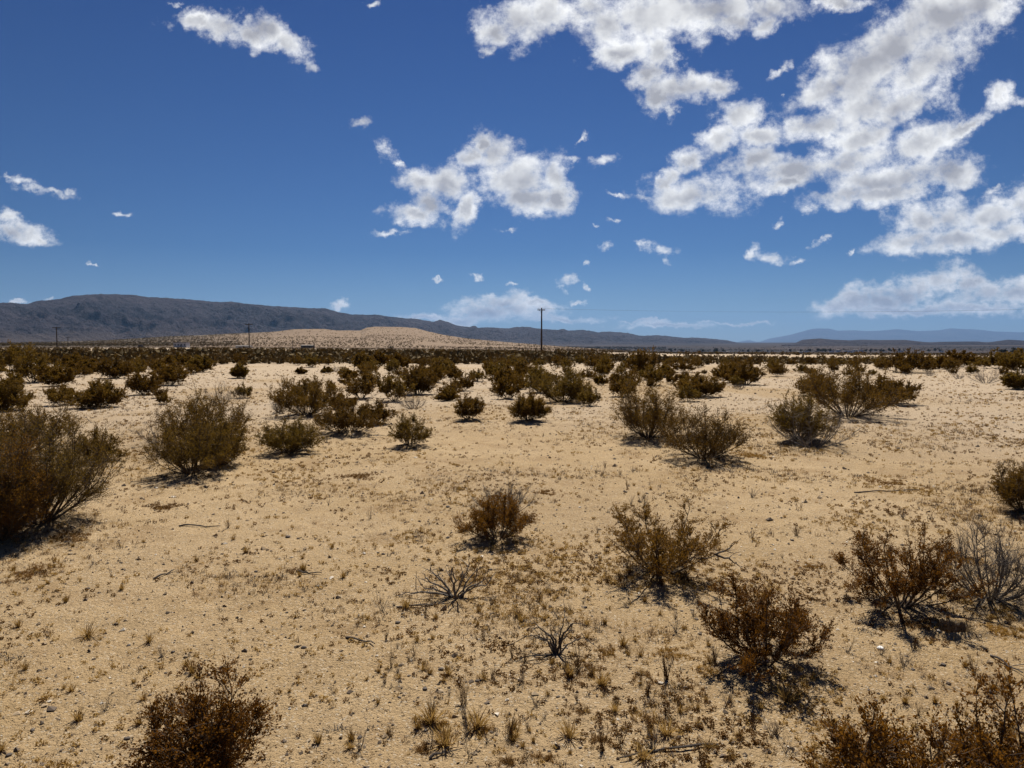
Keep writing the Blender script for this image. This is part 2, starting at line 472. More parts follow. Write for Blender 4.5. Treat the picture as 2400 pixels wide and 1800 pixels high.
M_tree = material('far_tree_leaf', lambda g, o: princ(g, o, g.mix(g.noise(geo_pos(g), .2, 2), (.02, .026, .014), (.05, .055, .028)), .9))
def m_stone(g, out):
    oi = g.n('ShaderNodeObjectInfo').outputs['Random']
    c = g.mix(g.noise(obj_co(g), 40, 4), (.06, .048, .040), (.14, .115, .095))
    princ(g, out, c, .8, g.noise(obj_co(g), 80, 4), .4, .004)
M_stone = material('dark_stone', m_stone)
M_peb1 = material('pebble_dark', lambda g, o: princ(g, o, (.12, .09, .065), .85))
M_peb2 = material('pebble_tan', lambda g, o: princ(g, o, (.36, .27, .17), .85))
M_peb3 = material('pebble_pale', lambda g, o: princ(g, o, (.62, .55, .45), .8))
M_white = material('white_rock', lambda g, o: princ(g, o, g.mix(g.noise(obj_co(g), 60, 4), (.75, .73, .68), (.86, .85, .82)), .7))
M_soil = material('dark_soil', lambda g, o: princ(g, o, g.mix(g.noise(geo_pos(g), 60, 4), (.03, .018, .009), (.075, .045, .02)), .95))
def m_hill(g, out):
    P = geo_pos(g)
    n = g.noise(P, .006, 6, .6); n2 = g.noise(P, .05, 5, .65)
    c = g.mix(g.mrange(n, .35, .65), (.185, .125, .078), (.225, .158, .100))
    c = g.mix(g.mrange(n2, .45, .7, 0, .5), c, (.24, .17, .11))
    tr = g.n('ShaderNodeAttribute', attribute_name='cloud_shade').outputs['Fac']
    c = g.mix(tr, c, (.10, .075, .05))  # cloud shadow painted as darker sand colour
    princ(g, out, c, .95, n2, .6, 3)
M_hill = material('hill_sand', m_hill)
def mount(name, c1, c2, s=1.0):
    def b(g, out):
        P = geo_pos(g)
        n = g.noise(P, .0011 * s, 8, .62); n2 = g.noise(P, .009 * s, 6, .7)
        c = g.mix(g.mrange(n, .38, .62), c1, c2)
        c = g.mix(g.mrange(n2, .5, .75, 0, .6), c, tuple(min(1, 1.7 * q) for q in c2))
        c = g.mix(g.mrange(n2, .5, .3, 0, .5), c, tuple(.5 * q for q in c1))
        fan = g.n('ShaderNodeAttribute', attribute_name='fan').outputs['Fac']
        c = g.mix(fan, c, (.10, .072, .058))
        princ(g, out, c, .95, g.math('ADD', g.math('MULTIPLY', n2, 1.5), g.math('MULTIPLY', g.noise(P, .03 * s, 5, .7), .35)), 1.0, 110)
    return material(name, b)
M_mnt = mount('mountain_rock', (.017, .014, .023), (.044, .034, .044))
M_far = mount('far_mountain_rock', (.025, .025, .028), (.045, .042, .042), .4)
M_wall = material('white_wall_paint', lambda g, o: princ(g, o, g.mix(g.noise(obj_co(g), 1.5, 4), (.72, .68, .62), (.82, .78, .72)), .8))
M_roof = material('grey_roof', lambda g, o: princ(g, o, g.mix(g.noise(obj_co(g), 1, 3), (.10, .085, .075), (.17, .15, .13)), .8))
M_win = material('window_glass', lambda g, o: princ(g, o, (.03, .03, .035), .15, spec=.5))
M_pole = material('pole_wood', lambda g, o: princ(g, o, g.mix(g.noise(obj_co(g), 3, 4), (.022, .015, .011), (.045, .031, .024)), .85))
M_wire = material('wire_metal', lambda g, o: princ(g, o, (.05, .05, .05), .6))
M_ins = material('insulator_glaze', lambda g, o: princ(g, o, (.10, .075, .065), .25, spec=.5))

# ------------------------------------------------------------------ shrub list (2212-wide picture units: base x, base y, crown width, height)
# kind: c creosote, g grey leafless bush, m mixed thin creosote; lod picked by distance
SHRUBS = [
 (442,1715,245,272,'c','bushy dark ochre creosote bush at the bottom edge with the sand open all around it'),
 (1905,1890,330,375,'d','open creosote sprays in the bottom corner with a bare bent stem showing'),
 (2195,1900,350,385,'d','dense creosote sprays filling the very bottom corner of the picture'),
 (1655,1425,295,190,'o','low spreading creosote bush with long side sprays just ahead of the bottom corner bush'),
 (1945,1305,245,160,'o','open orange tinged creosote bush growing over the dark burrow hole'),
 (2140,1290,175,150,'g','wispy leafless grey bush beside the orange tinged creosote'),
 (1425,1235,240,155,'o','wide creosote bush with flat topped sprays and a dead branch poking out sideways'),
 (1075,1160,165,104,'c','compact rusty creosote bush alone on open sand with dead grey twigs above it'),
 (1090,1110,150,80,'g','dead grey twigs fanning out above the compact rusty creosote'),
 (85,1125,265,225,'c','largest creosote bush at the picture edge, tall brown crown above a deep shadow'),
 (5,1160,150,190,'c','dark creosote bush cut by the picture edge and merged with the largest one'),
 (40,985,190,110,'c','creosote bush just behind the largest edge bush'),
 (210,990,80,66,'c','separate upright spray between the largest edge bush and the open sand'),
 (412,1022,155,125,'c','creosote bush at the front of the tight clump of five, bare stems showing below'),
 (475,1003,95,105,'c','narrow creosote bush with black base touching the front bush of the clump'),
 (440,960,170,125,'c','tall creosote bush in the heart of the clump of five'),
 (345,955,90,75,'g','grey twiggy bush on the sandy side of the clump of five'),
 (480,870,75,55,'g','round grey bush rising behind the clump of five'),
 (625,975,115,75,'c','small fan shaped creosote bush with a low long side spray, alone past the clump'),
 (884,964,85,72,'c','small upright creosote bush with ragged reddish top near the middle'),
 (755,936,125,62,'c','low dark creosote bush beside a smaller one in the middle ground'),
 (812,916,68,52,'c','smaller creosote bush leaning on the low dark one'),
 (662,893,140,85,'c','spreading creosote bush with a short black trunk base'),
 (603,893,34,36,'g','stubby bare stick plant beside the spreading trunked creosote'),
 (741,880,62,35,'c','small round creosote just past the spreading trunked bush'),
 (215,876,86,52,'c','small leaning creosote bush alone on pale sand, two paces from a round one'),
 (312,853,62,48,'c','round creosote bush on pale sand with a leaning one behind'),
 (368,832,62,44,'c','leaning creosote bush directly behind a round one'),
 (1015,908,72,56,'c','neat egg shaped creosote bush on open sand left of its twin'),
 (1142,911,84,62,'c','neat rounded creosote bush with bare stems below, in front of the big cluster'),
 (893,880,64,44,'g','pale grey dome of a bush below a brown creosote'),
 (903,852,78,62,'c','brown creosote bush right behind the pale grey dome'),
 (930,826,66,50,'c','dark creosote bush behind and touching the brown one by the grey dome'),
 (967,863,44,28,'c','tiny rusty creosote bush between the grey dome and the egg shaped bush'),
 (1165,848,66,60,'c','smaller half of the big creosote cluster, tilted outward'),
 (1215,864,112,80,'c','biggest dense creosote bush of the central cluster'),
 (1258,864,36,28,'c','small sprig of creosote at the foot of the central cluster'),
 (1400,940,160,122,'c','tall feathery creosote bush with grey green upright stems'),
 (1522,985,178,118,'c','broad dark creosote bush overlapping the tall feathery one'),
 (1515,857,92,52,'c','creosote bush with wide low fan on the edge of the pale flat'),
 (1580,826,40,42,'c','slim creosote bush next to a wider bare stemmed one'),
 (1612,831,70,52,'m','bare stemmed creosote bush with dark twigs at the edge of the pale flat'),
 (1597,842,24,20,'g','tiny grey round bush under the bare stemmed creosote'),
 (1347,842,62,46,'c','round creosote bush below the tall dark one on the belt edge'),
 (1388,812,70,60,'c','tall dark creosote bush breaking the line of the scrub belt'),
 (1433,815,42,26,'m','low thin creosote bush beside the tall dark one on the belt edge'),
 (1296,832,30,22,'c','tiny reddish creosote alone between two bigger bushes'),
 (1305,804,36,32,'c','small speckled creosote bush near the belt edge'),
 (1755,960,180,95,'g','broad grey brown bush with silvery twigs spreading low on its mound'),
 (1725,948,120,98,'c','creosote stems growing out of the broad grey brown bush'),
 (1830,895,195,122,'c','largest airy creosote bush on the bright side, many bare stems meeting at one foot'),
 (1760,855,62,52,'m','detached leafy sprays beside the largest airy creosote'),
 (1925,873,95,52,'c','low dark creosote bush with grey skirt behind the largest airy one'),
 (2215,1100,105,95,'c','dense dark green brown bush cut off by the picture edge'),
 (2130,828,66,36,'g','dried domed bush like an umbrella on the pale stony flat'),
 (2200,841,46,32,'m','thin low creosote with black stems near the picture edge on the stony flat'),
 (2072,818,22,14,'g','tiny pale round bush on the stony flat'),
 (2008,812,22,12,'g','flat small grey tuft of a bush near the dark belt bush'),
 (1958,805,70,46,'c','dark creosote bush standing forward from the belt on the bright side'),
 (2020,797,44,26,'c','small creosote bush next to the dark forward belt bush'),
 (2075,793,52,32,'c','round creosote bush in the second rank of the bright side belt'),
 (2160,797,70,36,'c','wide creosote bush on the belt near the picture edge'),
 (2205,805,66,44,'c','thick creosote bush at the picture edge on the belt'),
 (1090,836,56,42,'c','creosote bush with one lobe tipped forward, past the egg shaped bush'),
 (1112,822,48,34,'c','dark creosote bush touching the tipped lobe one'),
 (1062,812,28,26,'c','slender creosote bush beside the tipped lobe pair'),
 (982,820,30,30,'m','small open creosote bush with grey lower twigs'),
 (986,838,26,16,'c','small creosote sprig just below the open one with grey twigs'),
 (1010,836,24,14,'c','low sprig of creosote alone right of a similar one'),
 (130,834,54,38,'c','golden brown creosote bush with a clear shadow, alone near the thick clump'),
 (70,826,80,60,'c','tall creosote bush of the thick clump at the far edge'),
 (20,800,80,50,'c','creosote bush hidden half behind the thick clump at the edge'),
 (12,882,74,60,'m','bare stemmed dark bush at the picture edge'),
 (30,840,30,30,'c','small bush in front of the thick clump'),
 (98,815,30,34,'g','dark grey bush on the inner side of the thick clump'),
 (160,800,46,32,'c','loose creosote bush behind the golden brown one'),
 (192,807,38,28,'c','dense little creosote bush by a twiggy brown one'),
 (246,817,60,42,'m','twiggy brown bush with see through crown'),
 (345,805,30,20,'c','small creosote bush on the white flat'),
 (385,792,42,26,'c','dark spray of creosote on the white flat'),
 (436,804,48,34,'m','thin grey brown creosote bush right of the dark spray'),
 (517,817,34,30,'c','upright small creosote bush alone on sand'),
 (757,820,38,24,'c','low rusty creosote bush in the middle distance'),
 (787,796,42,36,'c','dark creosote bush with a pale dead neighbour'),
 (725,803,22,18,'g','small grey round bush in the middle distance'),
 (706,806,24,14,'c','tiny dark bush beside the small grey round one'),
 (861,796,46,32,'c','dark upright creosote bush between two pale gaps'),
 (822,790,34,30,'c','creosote bush just behind the dark upright one'),
 (650,808,22,14,'c','little round bush by itself on the pale flat'),
]

# mounds of sand under the nearer shrubs and the burrow
hx, hy, hz = atD(2062, 1360)
HOLE = (hx, hy, .15, .10, .09)
for (bx, by, w, h, k, lb) in SHRUBS:
    if by > 860:
        x, y, z = atD(bx, by)
        r = max(.25, w * K / F * math.hypot(x, y) * .45)
        MOUNDS.append((x, y, r, min(.12, .07 * r + .025)))

# ------------------------------------------------------------------ ground sheet
def build_ground():
    af = np.radians(np.linspace(-41, 41, 1150))
    ab = np.radians(np.linspace(41, 319, 70)[1:-1])
    az = np.concatenate([af, ab])
    rr = [0.4]
    while rr[-1] < 26: rr.append(rr[-1] * (1.05 if rr[-1] < 2.4 else 1.0042 if rr[-1] < 12 else 1.007))
    while rr[-1] < 300: rr.append(rr[-1] * 1.02)
    while rr[-1] < 100000: rr.append(rr[-1] * 1.06)
    rr = np.array(rr)
    A, Rr = np.meshgrid(az, rr)
    X = np.sin(A) * Rr; Y = np.cos(A) * Rr
    Z = ter(X.ravel(), Y.ravel()).reshape(X.shape)
    n = len(az); m = len(rr)
    V = np.stack([X, Y, Z], -1).reshape(-1, 3)
    V = np.concatenate([V, [[0, 0, 0]]])
    i = (np.arange(m - 1) * n)[:, None]; j = np.arange(n)[None]; j2 = (j + 1) % n
    Q = np.stack([i + j, i + n + j, i + n + j2, i + j2], -1).reshape(-1, 4)
    T = np.stack([np.full(n, m * n), np.arange(n), (np.arange(n) + 1) % n], -1)
    o = mk('ground', V, Q, T, M_ground, smooth=True)
    tag(o, kind='structure')
    x, y = V[:, 0], V[:, 1]; R = np.hypot(x, y)
    px = 1200 + F * x / np.maximum(y, .2 * R + 1e-6)
    n1 = fbm(x / 11, y / 11, 4, 31); n2 = fbm(x / 6, y / 9, 4, 47)
    pale = sstep(13, 26, R + 5 * n1 + np.clip((px - 1700) / 140, -1, 5)) * (1 - .0 * R)
    ochre = sstep(.05, .45, n2) * sstep(7, 14, R) * (1 - sstep(55, 80, R)) * (.75 - .4 * sstep(1800, 2300, px))
    ochre = np.maximum(ochre, .9 * np.exp(-(((px - 1520) / 160) ** 2 + ((R - 33) / 9) ** 2)))
    ochre = np.maximum(ochre, .8 * np.exp(-(((px - 1090) / 170) ** 2 + ((R - 21) / 3) ** 2)))
    scrub = sstep(180, 700, R)
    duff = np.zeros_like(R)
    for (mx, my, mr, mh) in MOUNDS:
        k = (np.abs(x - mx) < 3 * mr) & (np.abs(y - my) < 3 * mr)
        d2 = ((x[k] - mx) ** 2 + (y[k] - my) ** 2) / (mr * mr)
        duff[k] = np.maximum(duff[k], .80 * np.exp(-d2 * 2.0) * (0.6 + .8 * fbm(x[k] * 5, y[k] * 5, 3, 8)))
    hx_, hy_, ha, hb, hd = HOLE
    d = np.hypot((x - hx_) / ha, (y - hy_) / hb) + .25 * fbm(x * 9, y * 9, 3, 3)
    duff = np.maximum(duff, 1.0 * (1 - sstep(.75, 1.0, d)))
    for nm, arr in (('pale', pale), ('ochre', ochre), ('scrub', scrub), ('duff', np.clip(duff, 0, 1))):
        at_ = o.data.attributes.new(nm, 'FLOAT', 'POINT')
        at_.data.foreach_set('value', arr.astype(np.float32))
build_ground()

# ------------------------------------------------------------------ hills and mountains
def prof(pts, px):
    p = np.array(pts, float); return np.interp(px, p[:, 0], p[:, 1])
def relief(name, pxs, r_foot, r_crest, r_back, yfoot, ycrest, mat, amp, nscale, rows, seed, kind='structure', fan=0.0, crestn=.12, power=1.0, cloud_shade=None):
    pxs = np.asarray(pxs, float); n = len(pxs)
    t = np.linspace(0, 1.6, rows)
    PX, Tt = np.meshgrid(pxs, t)
    rf = np.broadcast_to(r_foot(pxs), (rows, n)); rc = np.broadcast_to(r_crest(pxs), (rows, n)); rb = np.broadcast_to(r_back(pxs), (rows, n))
    Rr = np.where(Tt <= 1, rf + (rc - rf) * Tt, rc + (rb - rc) * (Tt - 1) / .6)
    yf = np.broadcast_to(yfoot(pxs), (rows, n)); yc = np.broadcast_to(ycrest(pxs), (rows, n))
    tt = np.clip(Tt, 0, 1) ** power
    ya = yf + (yc - yf) * tt
    U = (PX - 1200) / F
    Z = H - (ya - Y0) / F * Rr
    zc = H - (yc - Y0) / F * rc
    zb = -60.0
    back = np.clip((Tt - 1) / .6, 0, 1)
    Z = np.where(Tt > 1, zc + (zb - zc) * back ** 1.3, Z)
    X = U * Rr; Y = Rr.copy()
    rn = ridged(X / nscale, Y / nscale, 6, seed) - .55
    fine = ridged(X / nscale * 5, Y / nscale * 5, 4, seed + 5) - .5
    env = np.sin(np.pi * np.clip(Tt, 0, 1)) ** .8 + crestn * (Tt > .5)
    hgt = np.maximum(zc - (H - (yf - Y0) / F * rf), 5)
    Z = Z + (rn + .35 * fine) * env * hgt * amp
    Z[0] -= 40
    Z[-1] -= 100
    V = np.stack([X, Y, Z], -1).reshape(-1, 3)
    i = (np.arange(rows - 1) * n)[:, None]; j = np.arange(n - 1)[None]
    Q = np.stack([i + j, i + j + 1, i + n + j + 1, i + n + j], -1).reshape(-1, 4)
    o = mk(name, V, Q, None, mat, smooth=True)
    tag(o, kind=kind)
    a = o.data.attributes.new('fan', 'FLOAT', 'POINT')
    a.data.foreach_set('value', (fan * (1 - sstep(0.02, .3, Tt + .1 * rn)) * (1 - .7 * sstep(500, 1300, PX))).ravel().astype(np.float32))
    if cloud_shade is not None:
        a = o.data.attributes.new('cloud_shade', 'FLOAT', 'POINT')
        a.data.foreach_set('value', (cloud_shade(PX, Tt, X, Y)).ravel().astype(np.float32))
    return X, Y, Z, PX, Tt
c_ = lambda v: (lambda x: np.full_like(x, v))
LEFT = [(-700,735),(-300,722),(-100,714),(0,710.5),(30,709),(69,712),(90,705),(145,700),(175,693.5),(230,689),(270,690.5),(325,692.5),(345,696),(430,699.7),(495,706),(535,708),(545,707),(590,713),(660,717.5),(720,721.5),(765,724),(800,732),(825,736),(890,738.5),(930,743.5),(970,747),(1000,751),(1015,754),(1032,749),(1050,754),(1070,762),(1100,766),(1107,764),(1113,763),(1120,768),(1150,767),(1190,770),(1205,767),(1235,766),(1260,770),(1290,772),(1305,773),(1320,770.5),(1333,775),(1365,772.5),(1400,778.5),(1430,777),(1470,780),(1495,786),(1510,787),(1540,785.5),(1570,788),(1600,791.5),(1625,791),(1655,793),(1700,797),(1715,800),(1735,804),(1800,808)]
pxs = np.arange(-700, 1800, 2.4)
lin = lambda a, b: (lambda x: np.interp(x, [0, 1750], [a, b]))
relief('mountain_range', pxs, lin(4600, 9500), lin(6600, 12500), lin(9500, 16000), lambda x: np.interp(x, [-700, 0, 500, 1300, 1800], [806, 805, 806, 809, 808]), lambda x: prof(LEFT, x) + .8 * fbm(x / 6, x * 0, 3, 4), M_mnt, .50, 680, 210, 11, fan=.75, power=.85, crestn=.07)
FARP = [(1690,806),(1725,803),(1740,799),(1755,797),(1770,801),(1780,801),(1800,794),(1850,785),(1895,772.5),(1910,770),(1940,770),(1960,775),(2000,774),(2030,776),(2060,775),(2100,771.5),(2150,776),(2200,774),(2225,769.5),(2290,772.5),(2330,777),(2400,779),(2600,776),(2900,785),(3100,800)]
relief('far_mountain_range', np.arange(1690, 3100, 4), c_(42000.), c_(50000.), c_(56000.), c_(805.), lambda x: prof(FARP, x), M_far, .22, 6500, 60, 23, crestn=.03)
MIDP = [(1830,808),(1860,805),(1880,796),(1920,793),(1950,796),(1990,797.5),(2015,796),(2060,797),(2120,796.5),(2150,800),(2180,803),(2200,801),(2290,800),(2310,803),(2360,796),(2400,798),(2500,794),(2700,797),(2900,806)]
relief('dark_low_hills', np.arange(1830, 2900, 3), c_(5600.), c_(6900.), c_(8200.), c_(809.5), lambda x: prof(MIDP, x), M_mnt, .45, 400, 70, 37, fan=.12, crestn=.05)
HILL = [(-500,806),(0,804),(100,802.5),(200,799.5),(300,795),(400,788.5),(575,781),(650,777),(690,771.5),(760,771),(790,774.5),(845,774.5),(860,768),(880,765.5),(940,766.5),(975,769),(1000,776),(1040,785),(1100,794),(1200,803),(1300,811),(1400,817.5),(1480,823),(1560,829),(1700,833)]
def hill_foot(x): return np.interp(x, [-500, 0, 600, 1200, 1600], [811, 811.2, 813.2, 820, 829.5])
def cloud_shade(PX, T, X, Y):  # mask of the cloud shadow painted into the hill's left end
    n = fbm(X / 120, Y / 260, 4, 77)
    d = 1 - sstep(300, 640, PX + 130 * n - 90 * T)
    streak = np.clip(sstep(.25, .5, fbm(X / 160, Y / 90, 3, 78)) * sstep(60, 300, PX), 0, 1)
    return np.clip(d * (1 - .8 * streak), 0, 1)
HX, HY, HZ, HPX, HT = relief('sand_hill', np.arange(-500, 1700, 3), c_(760.), c_(1500.), c_(2600.), hill_foot, lambda x: prof(HILL, x) + .3 * fbm(x / 9, x * 0, 3, 6), M_hill, .07, 160, 70, 51, crestn=.02, cloud_shade=cloud_shade)

# ------------------------------------------------------------------ plant builders
def leaves_mesh(C, D, size, rng, name, mat, parent, ww=.5, link=True):
    """rhombic leaves: centres C, growth dirs D"""
    n = len(C)
    L = size * rng.uniform(.6, 1.35, n)[:, None]
    D = D + rng.normal(0, .55, (n, 3)); D /= np.linalg.norm(D, axis=1)[:, None] + 1e-9
    Nn = rng.normal(0, 1, (n, 3)); W = np.cross(D, Nn); W /= np.linalg.norm(W, axis=1)[:, None] + 1e-9
    a = C - D * L * .1; b = C + D * L * .45 + W * L * ww * .5; c = C + D * L; d = C + D * L * .45 - W * L * ww * .5
    V = np.stack([a, b, c, d], 1).reshape(-1, 3)
    Q = np.arange(n * 4).reshape(-1, 4)
    return mk(name, V, Q, None, mat, parent, link=link)

def grow(rng, w, h, nst=14, nbr=8, ntw=6, nlf=10, spread=1.0, leaf_from=.35, bare=False, tw_len=.11, wob=.10):
    """returns a tube builder and arrays of leaf positions and directions for a multi-stemmed desert shrub w wide, h tall"""
    mb = MB(); C = []; D = []
    hw = w / 2
    rs = 0.0072 * (h / .8) ** .5
    for s in range(nst):
        az = 2 * math.pi * (s + rng.uniform(-.4, .4)) / nst * 2.4
        f = math.sqrt((s + .5) / nst) * rng.uniform(.75, 1.1)
        tip = np.array([math.cos(az) * hw * .84 * f, math.sin(az) * hw * .84 * f, h * (1.0 - .55 * f ** 2) * rng.uniform(.55, .98)])
        if bare: tip[2] *= rng.uniform(.7, 1.1)
        b0 = np.array([math.cos(az), math.sin(az), 0]) * rng.uniform(.01, .045) * w
        b0[2] = -.02
        m = 9; t = np.linspace(0, 1, m)[:, None]
        ctrl = b0 + (tip - b0) * .5 + np.array([math.cos(az), math.sin(az), 0]) * hw * .14 - np.array([0, 0, 1]) * h * .06 * f
        P = b0 * (1 - t) ** 2 + 2 * ctrl * t * (1 - t) + tip * t * t
        P[1:] += np.cumsum(rng.normal(0, wob * h / 9 * .55, (m - 1, 3)), 0) * t[1:]
        P[:, 2] = np.maximum(P[:, 2], np.linspace(-.02, .05, m))
        mb.tube(P, np.linspace(rs * rng.uniform(.8, 1.4), rs * .25, m), 5)
        L = np.linalg.norm(tip - b0)
        for b in range(nbr + 1):
            last = b == nbr
            tb = 1.0 if last else rng.uniform(.22, .97)
            k = min(int(tb * (m - 1)), m - 2); p0 = P[k] + (P[k + 1] - P[k]) * (tb * (m - 1) - k)
            dm = P[k + 1] - P[k]; dm /= np.linalg.norm(dm) + 1e-9
            d = dm * .7 + rng.normal(0, .55, 3) + np.array([0, 0, .28]) + np.array([p0[0], p0[1], 0]) / (hw + .01) * .35
            if last: d = dm + rng.normal(0, .15, 3)
            d /= np.linalg.norm(d)
            bl = L * rng.uniform(.16, .36) * (1 - .45 * tb)
            mm = 5; tt = np.linspace(0, 1, mm)[:, None]
            B = p0 + d * bl * tt + np.array([0, 0, 1]) * bl * .16 * tt ** 2 + np.cumsum(rng.normal(0, bl * .035, (mm, 3)), 0) * tt
            B[:, 2] = np.maximum(B[:, 2], .012)
            mb.tube(B, np.linspace(rs * .42, rs * .13, mm), 3)
            for q in range(ntw + 1):
                tq = rng.uniform(.15, 1) if q < ntw else 1.0
                kk = min(int(tq * (mm - 1)), mm - 2); q0 = B[kk] + (B[kk + 1] - B[kk]) * (tq * (mm - 1) - kk)
                dq = (B[kk + 1] - B[kk]); dq /= np.linalg.norm(dq) + 1e-9
                dq = dq * .8 + rng.normal(0, .5, 3) + np.array([0, 0, .25]); dq /= np.linalg.norm(dq)
                tl = tw_len * rng.uniform(.55, 1.25)
                q1 = q0 + dq * tl * .5 + rng.normal(0, tl * .07, 3); q2 = q0 + dq * tl + rng.normal(0, tl * .1, 3)
                mb.tube(np.array([q0, q1, q2]), np.array([rs * .17, rs * .13, rs * .08]), 3)
                if bare: continue
                if q0[2] < leaf_from * h * rng.uniform(.35, 1.0) and rng.random() < .75: continue
                tl_ = rng.uniform(.1, 1, nlf)[:, None]
                C.append(q0 + (q2 - q0) * tl_ + rng.normal(0, tl * .07, (nlf, 3))); D.append(np.repeat(dq[None], nlf, 0))
    return mb, (np.concatenate(C) if C else np.zeros((0, 3))), (np.concatenate(D) if D else np.zeros((0, 3)))

def make_shrub(name, rng, w, h, kind, R, scale_leaf=1.0, merged=False):
    px = F / R * (1024 / 2400)           # render pixels per metre at that distance
    near = R < 12; mid = R < 30
    leaf = max(.012, .95 / px) * scale_leaf
    if kind == 'g':
        nst = 24 if near else 18; nbr = 9 if near else 7; ntw = 6 if near else 4
        mb, C, D = grow(rng, w, h, nst, nbr, ntw, 0, bare=True, tw_len=.20 * h)
    else:
        nst, nbr, ntw, nlf = (19, 10, 7, 15) if near else ((19, 9, 6, 11) if mid else (14, 7, 5, 10))
        if kind == 'm': nlf = int(nlf * .8); nst += 6
        if kind == 'o': nst, nbr, ntw, nlf = 17, 9, 7, 19
        if kind == 'd': nst, nbr, ntw, nlf = 21, 9, 8, 19
        if near and kind == 'c' and w * h > .7: nst, nbr = 34, 13
        elif kind not in 'od' and w * h > .6: nst, nbr, nlf = int(nst * 1.5), nbr + 2, nlf + 2
        mb, C, D = grow(rng, w, h, nst, nbr, ntw, nlf, tw_len=.135 * h ** .7 if kind not in 'od' else .12 * h ** .7, leaf_from=.20, wob=.17 if kind in 'od' else .12)
    if not near:   # thicken hair-thin twigs a little so they still read far away
        pass
    E = C if len(C) else np.concatenate(mb.V)
    dep = math.atan2(H, R)
    hh_ = max(h - .22 * w * math.sin(dep), h * .6)
    ex = np.percentile(np.abs(E[:, :2]), 98.8); ez = np.percentile(E[:, 2], 99.3)
    sc = np.array([w / 2 / ex, w / 2 / ex, hh_ / ez])
    mb.V = [v * sc for v in mb.V]
    if len(C): C = C * sc
    root = empty(name)
    sm = M_grey if kind == 'g' else M_stem
    mb.build('stems', sm, root)
    if len(C): leaves_mesh(C, D, leaf, rng, 'foliage', M_leaf if R < 9.5 else M_leaf_olive, root, .62)
    return root

nrg = np.random.default_rng(4)
for idx, (bx, by, w, h, k, lb) in enumerate(SHRUBS):
    x, y, z = atD(bx, by)
    R = math.hypot(x, y)
    wm = w * K / F * R; hm = h * K / F * R
    rng = np.random.default_rng(100 + idx)
    nm = 'dry_bush' if k == 'g' else 'creosote_bush'
    root = make_shrub(nm, rng, wm * (1.02 if R < 9 else 1.06), hm * (1.0 if R < 9 else .93), k, R)
    root.location = (x, y, float(ter([x], [y])[0]) - .01)
    root.rotation_euler = (0, 0, rng.uniform(0, 6.28))
    tag(root, lb, 'bush', 'dry grey bushes among the creosote' if k == 'g' else 'creosote bushes over the sand flat')

# belt of bushes in the distance: individuals first, the rest as one mass
def cap_h(px, R, z):
    """the plain's far scrub keeps lower than the eye: no bush stands above the belt's level top"""
    yc = np.interp(px, [0, 600, 1200, 1600, 2000, 2400], [811.5, 813, 818, 829, 834.5, 834])
    return np.maximum(H - (yc - Y0) / F * R - z, .35)
protos = []
for i in range(9):
    rng = np.random.default_rng(500 + i)
    k = 'c' if i < 7 else 'm'
    w = rng.uniform(1.3, 1.9); h = rng.uniform(.85, 1.15)
    mb, C, D = grow(rng, w, h, 15, 7, 5, 9, tw_len=.17, leaf_from=.22)
    n0 = len(C)
    L = leaves_mesh(C, D, .052, rng, 'leaf_tmp', M_leaf, None, .7, link=False)
    V = np.concatenate(mb.V); Q = np.concatenate(mb.Q)
    lv = np.empty(len(L.data.vertices) * 3, np.float32); L.data.vertices.foreach_get('co', lv); lv = lv.reshape(-1, 3)
    Qa = np.concatenate([Q, np.arange(len(lv)).reshape(-1, 4) + len(V)])
    mi = np.concatenate([np.zeros(len(Q)), np.ones(len(lv) // 4)])
    o = mk('creosote_bush', np.concatenate([V, lv]), Qa, None, mats=[M_stem, M_leaf_olive], mi=mi, link=False)
    bpy.data.objects.remove(L); protos.append(o)
taken = [(*atD(s[0], s[1])[:2],) for s in SHRUBS]
rg = np.random.default_rng(77)
cnt = 0; tries = 0
while cnt < 200 and tries < 20000:
    tries += 1
    R = rg.uniform(26, 92) if cnt > 95 else rg.uniform(23, 54)
    px = rg.uniform(-60, 2460)
    x = (px - 1200) / F * R; y = R
    if y < 22: continue
    open_ = fbm(np.array([x / 16]), np.array([y / 22]), 3, 91)[0]
    if R < 46 and (open_ < .0 or px > 1750): continue
    if R < 60 and open_ < -.12: continue
    if any((x - a) ** 2 + (y - b) ** 2 < (1.5 + R * .012) ** 2 for a, b in taken): continue
    taken.append((x, y))
    o = protos[cnt % 9].copy(); COL.objects.link(o)
    s = rg.uniform(.6, 1.12) * (1.0 if R > 50 else .55 + .45 * rg.random())
    zg = float(ter([x], [y])[0])
    s = min(s, (cap_h(px, R, zg) + rg.uniform(-.1, .1)) / 1.02)
    o.location = (x, y, zg); o.rotation_euler = (0, 0, rg.uniform(0, 6.28)); o.scale = (s * rg.uniform(.9, 1.25), s, s * rg.uniform(.85, 1.05))
    where = ('before the big mountain' if px < 520 else 'below the sand hill' if px < 1080 else 'around the lone tall pole' if px < 1420 else 'on the way to the dark woodland' if px < 1850 else 'before the valley town')
    size = 'low' if s < .78 else 'mid sized' if s < .98 else 'large'
    rank = 'on the pale flat' if R < 46 else 'in the belt front' if R < 66 else 'deep in the belt'
    lb = size + ' creosote bush ' + rank + ' ' + where
    tag(o, lb, 'bush', lb.replace('bush', 'bushes'))
    cnt += 1

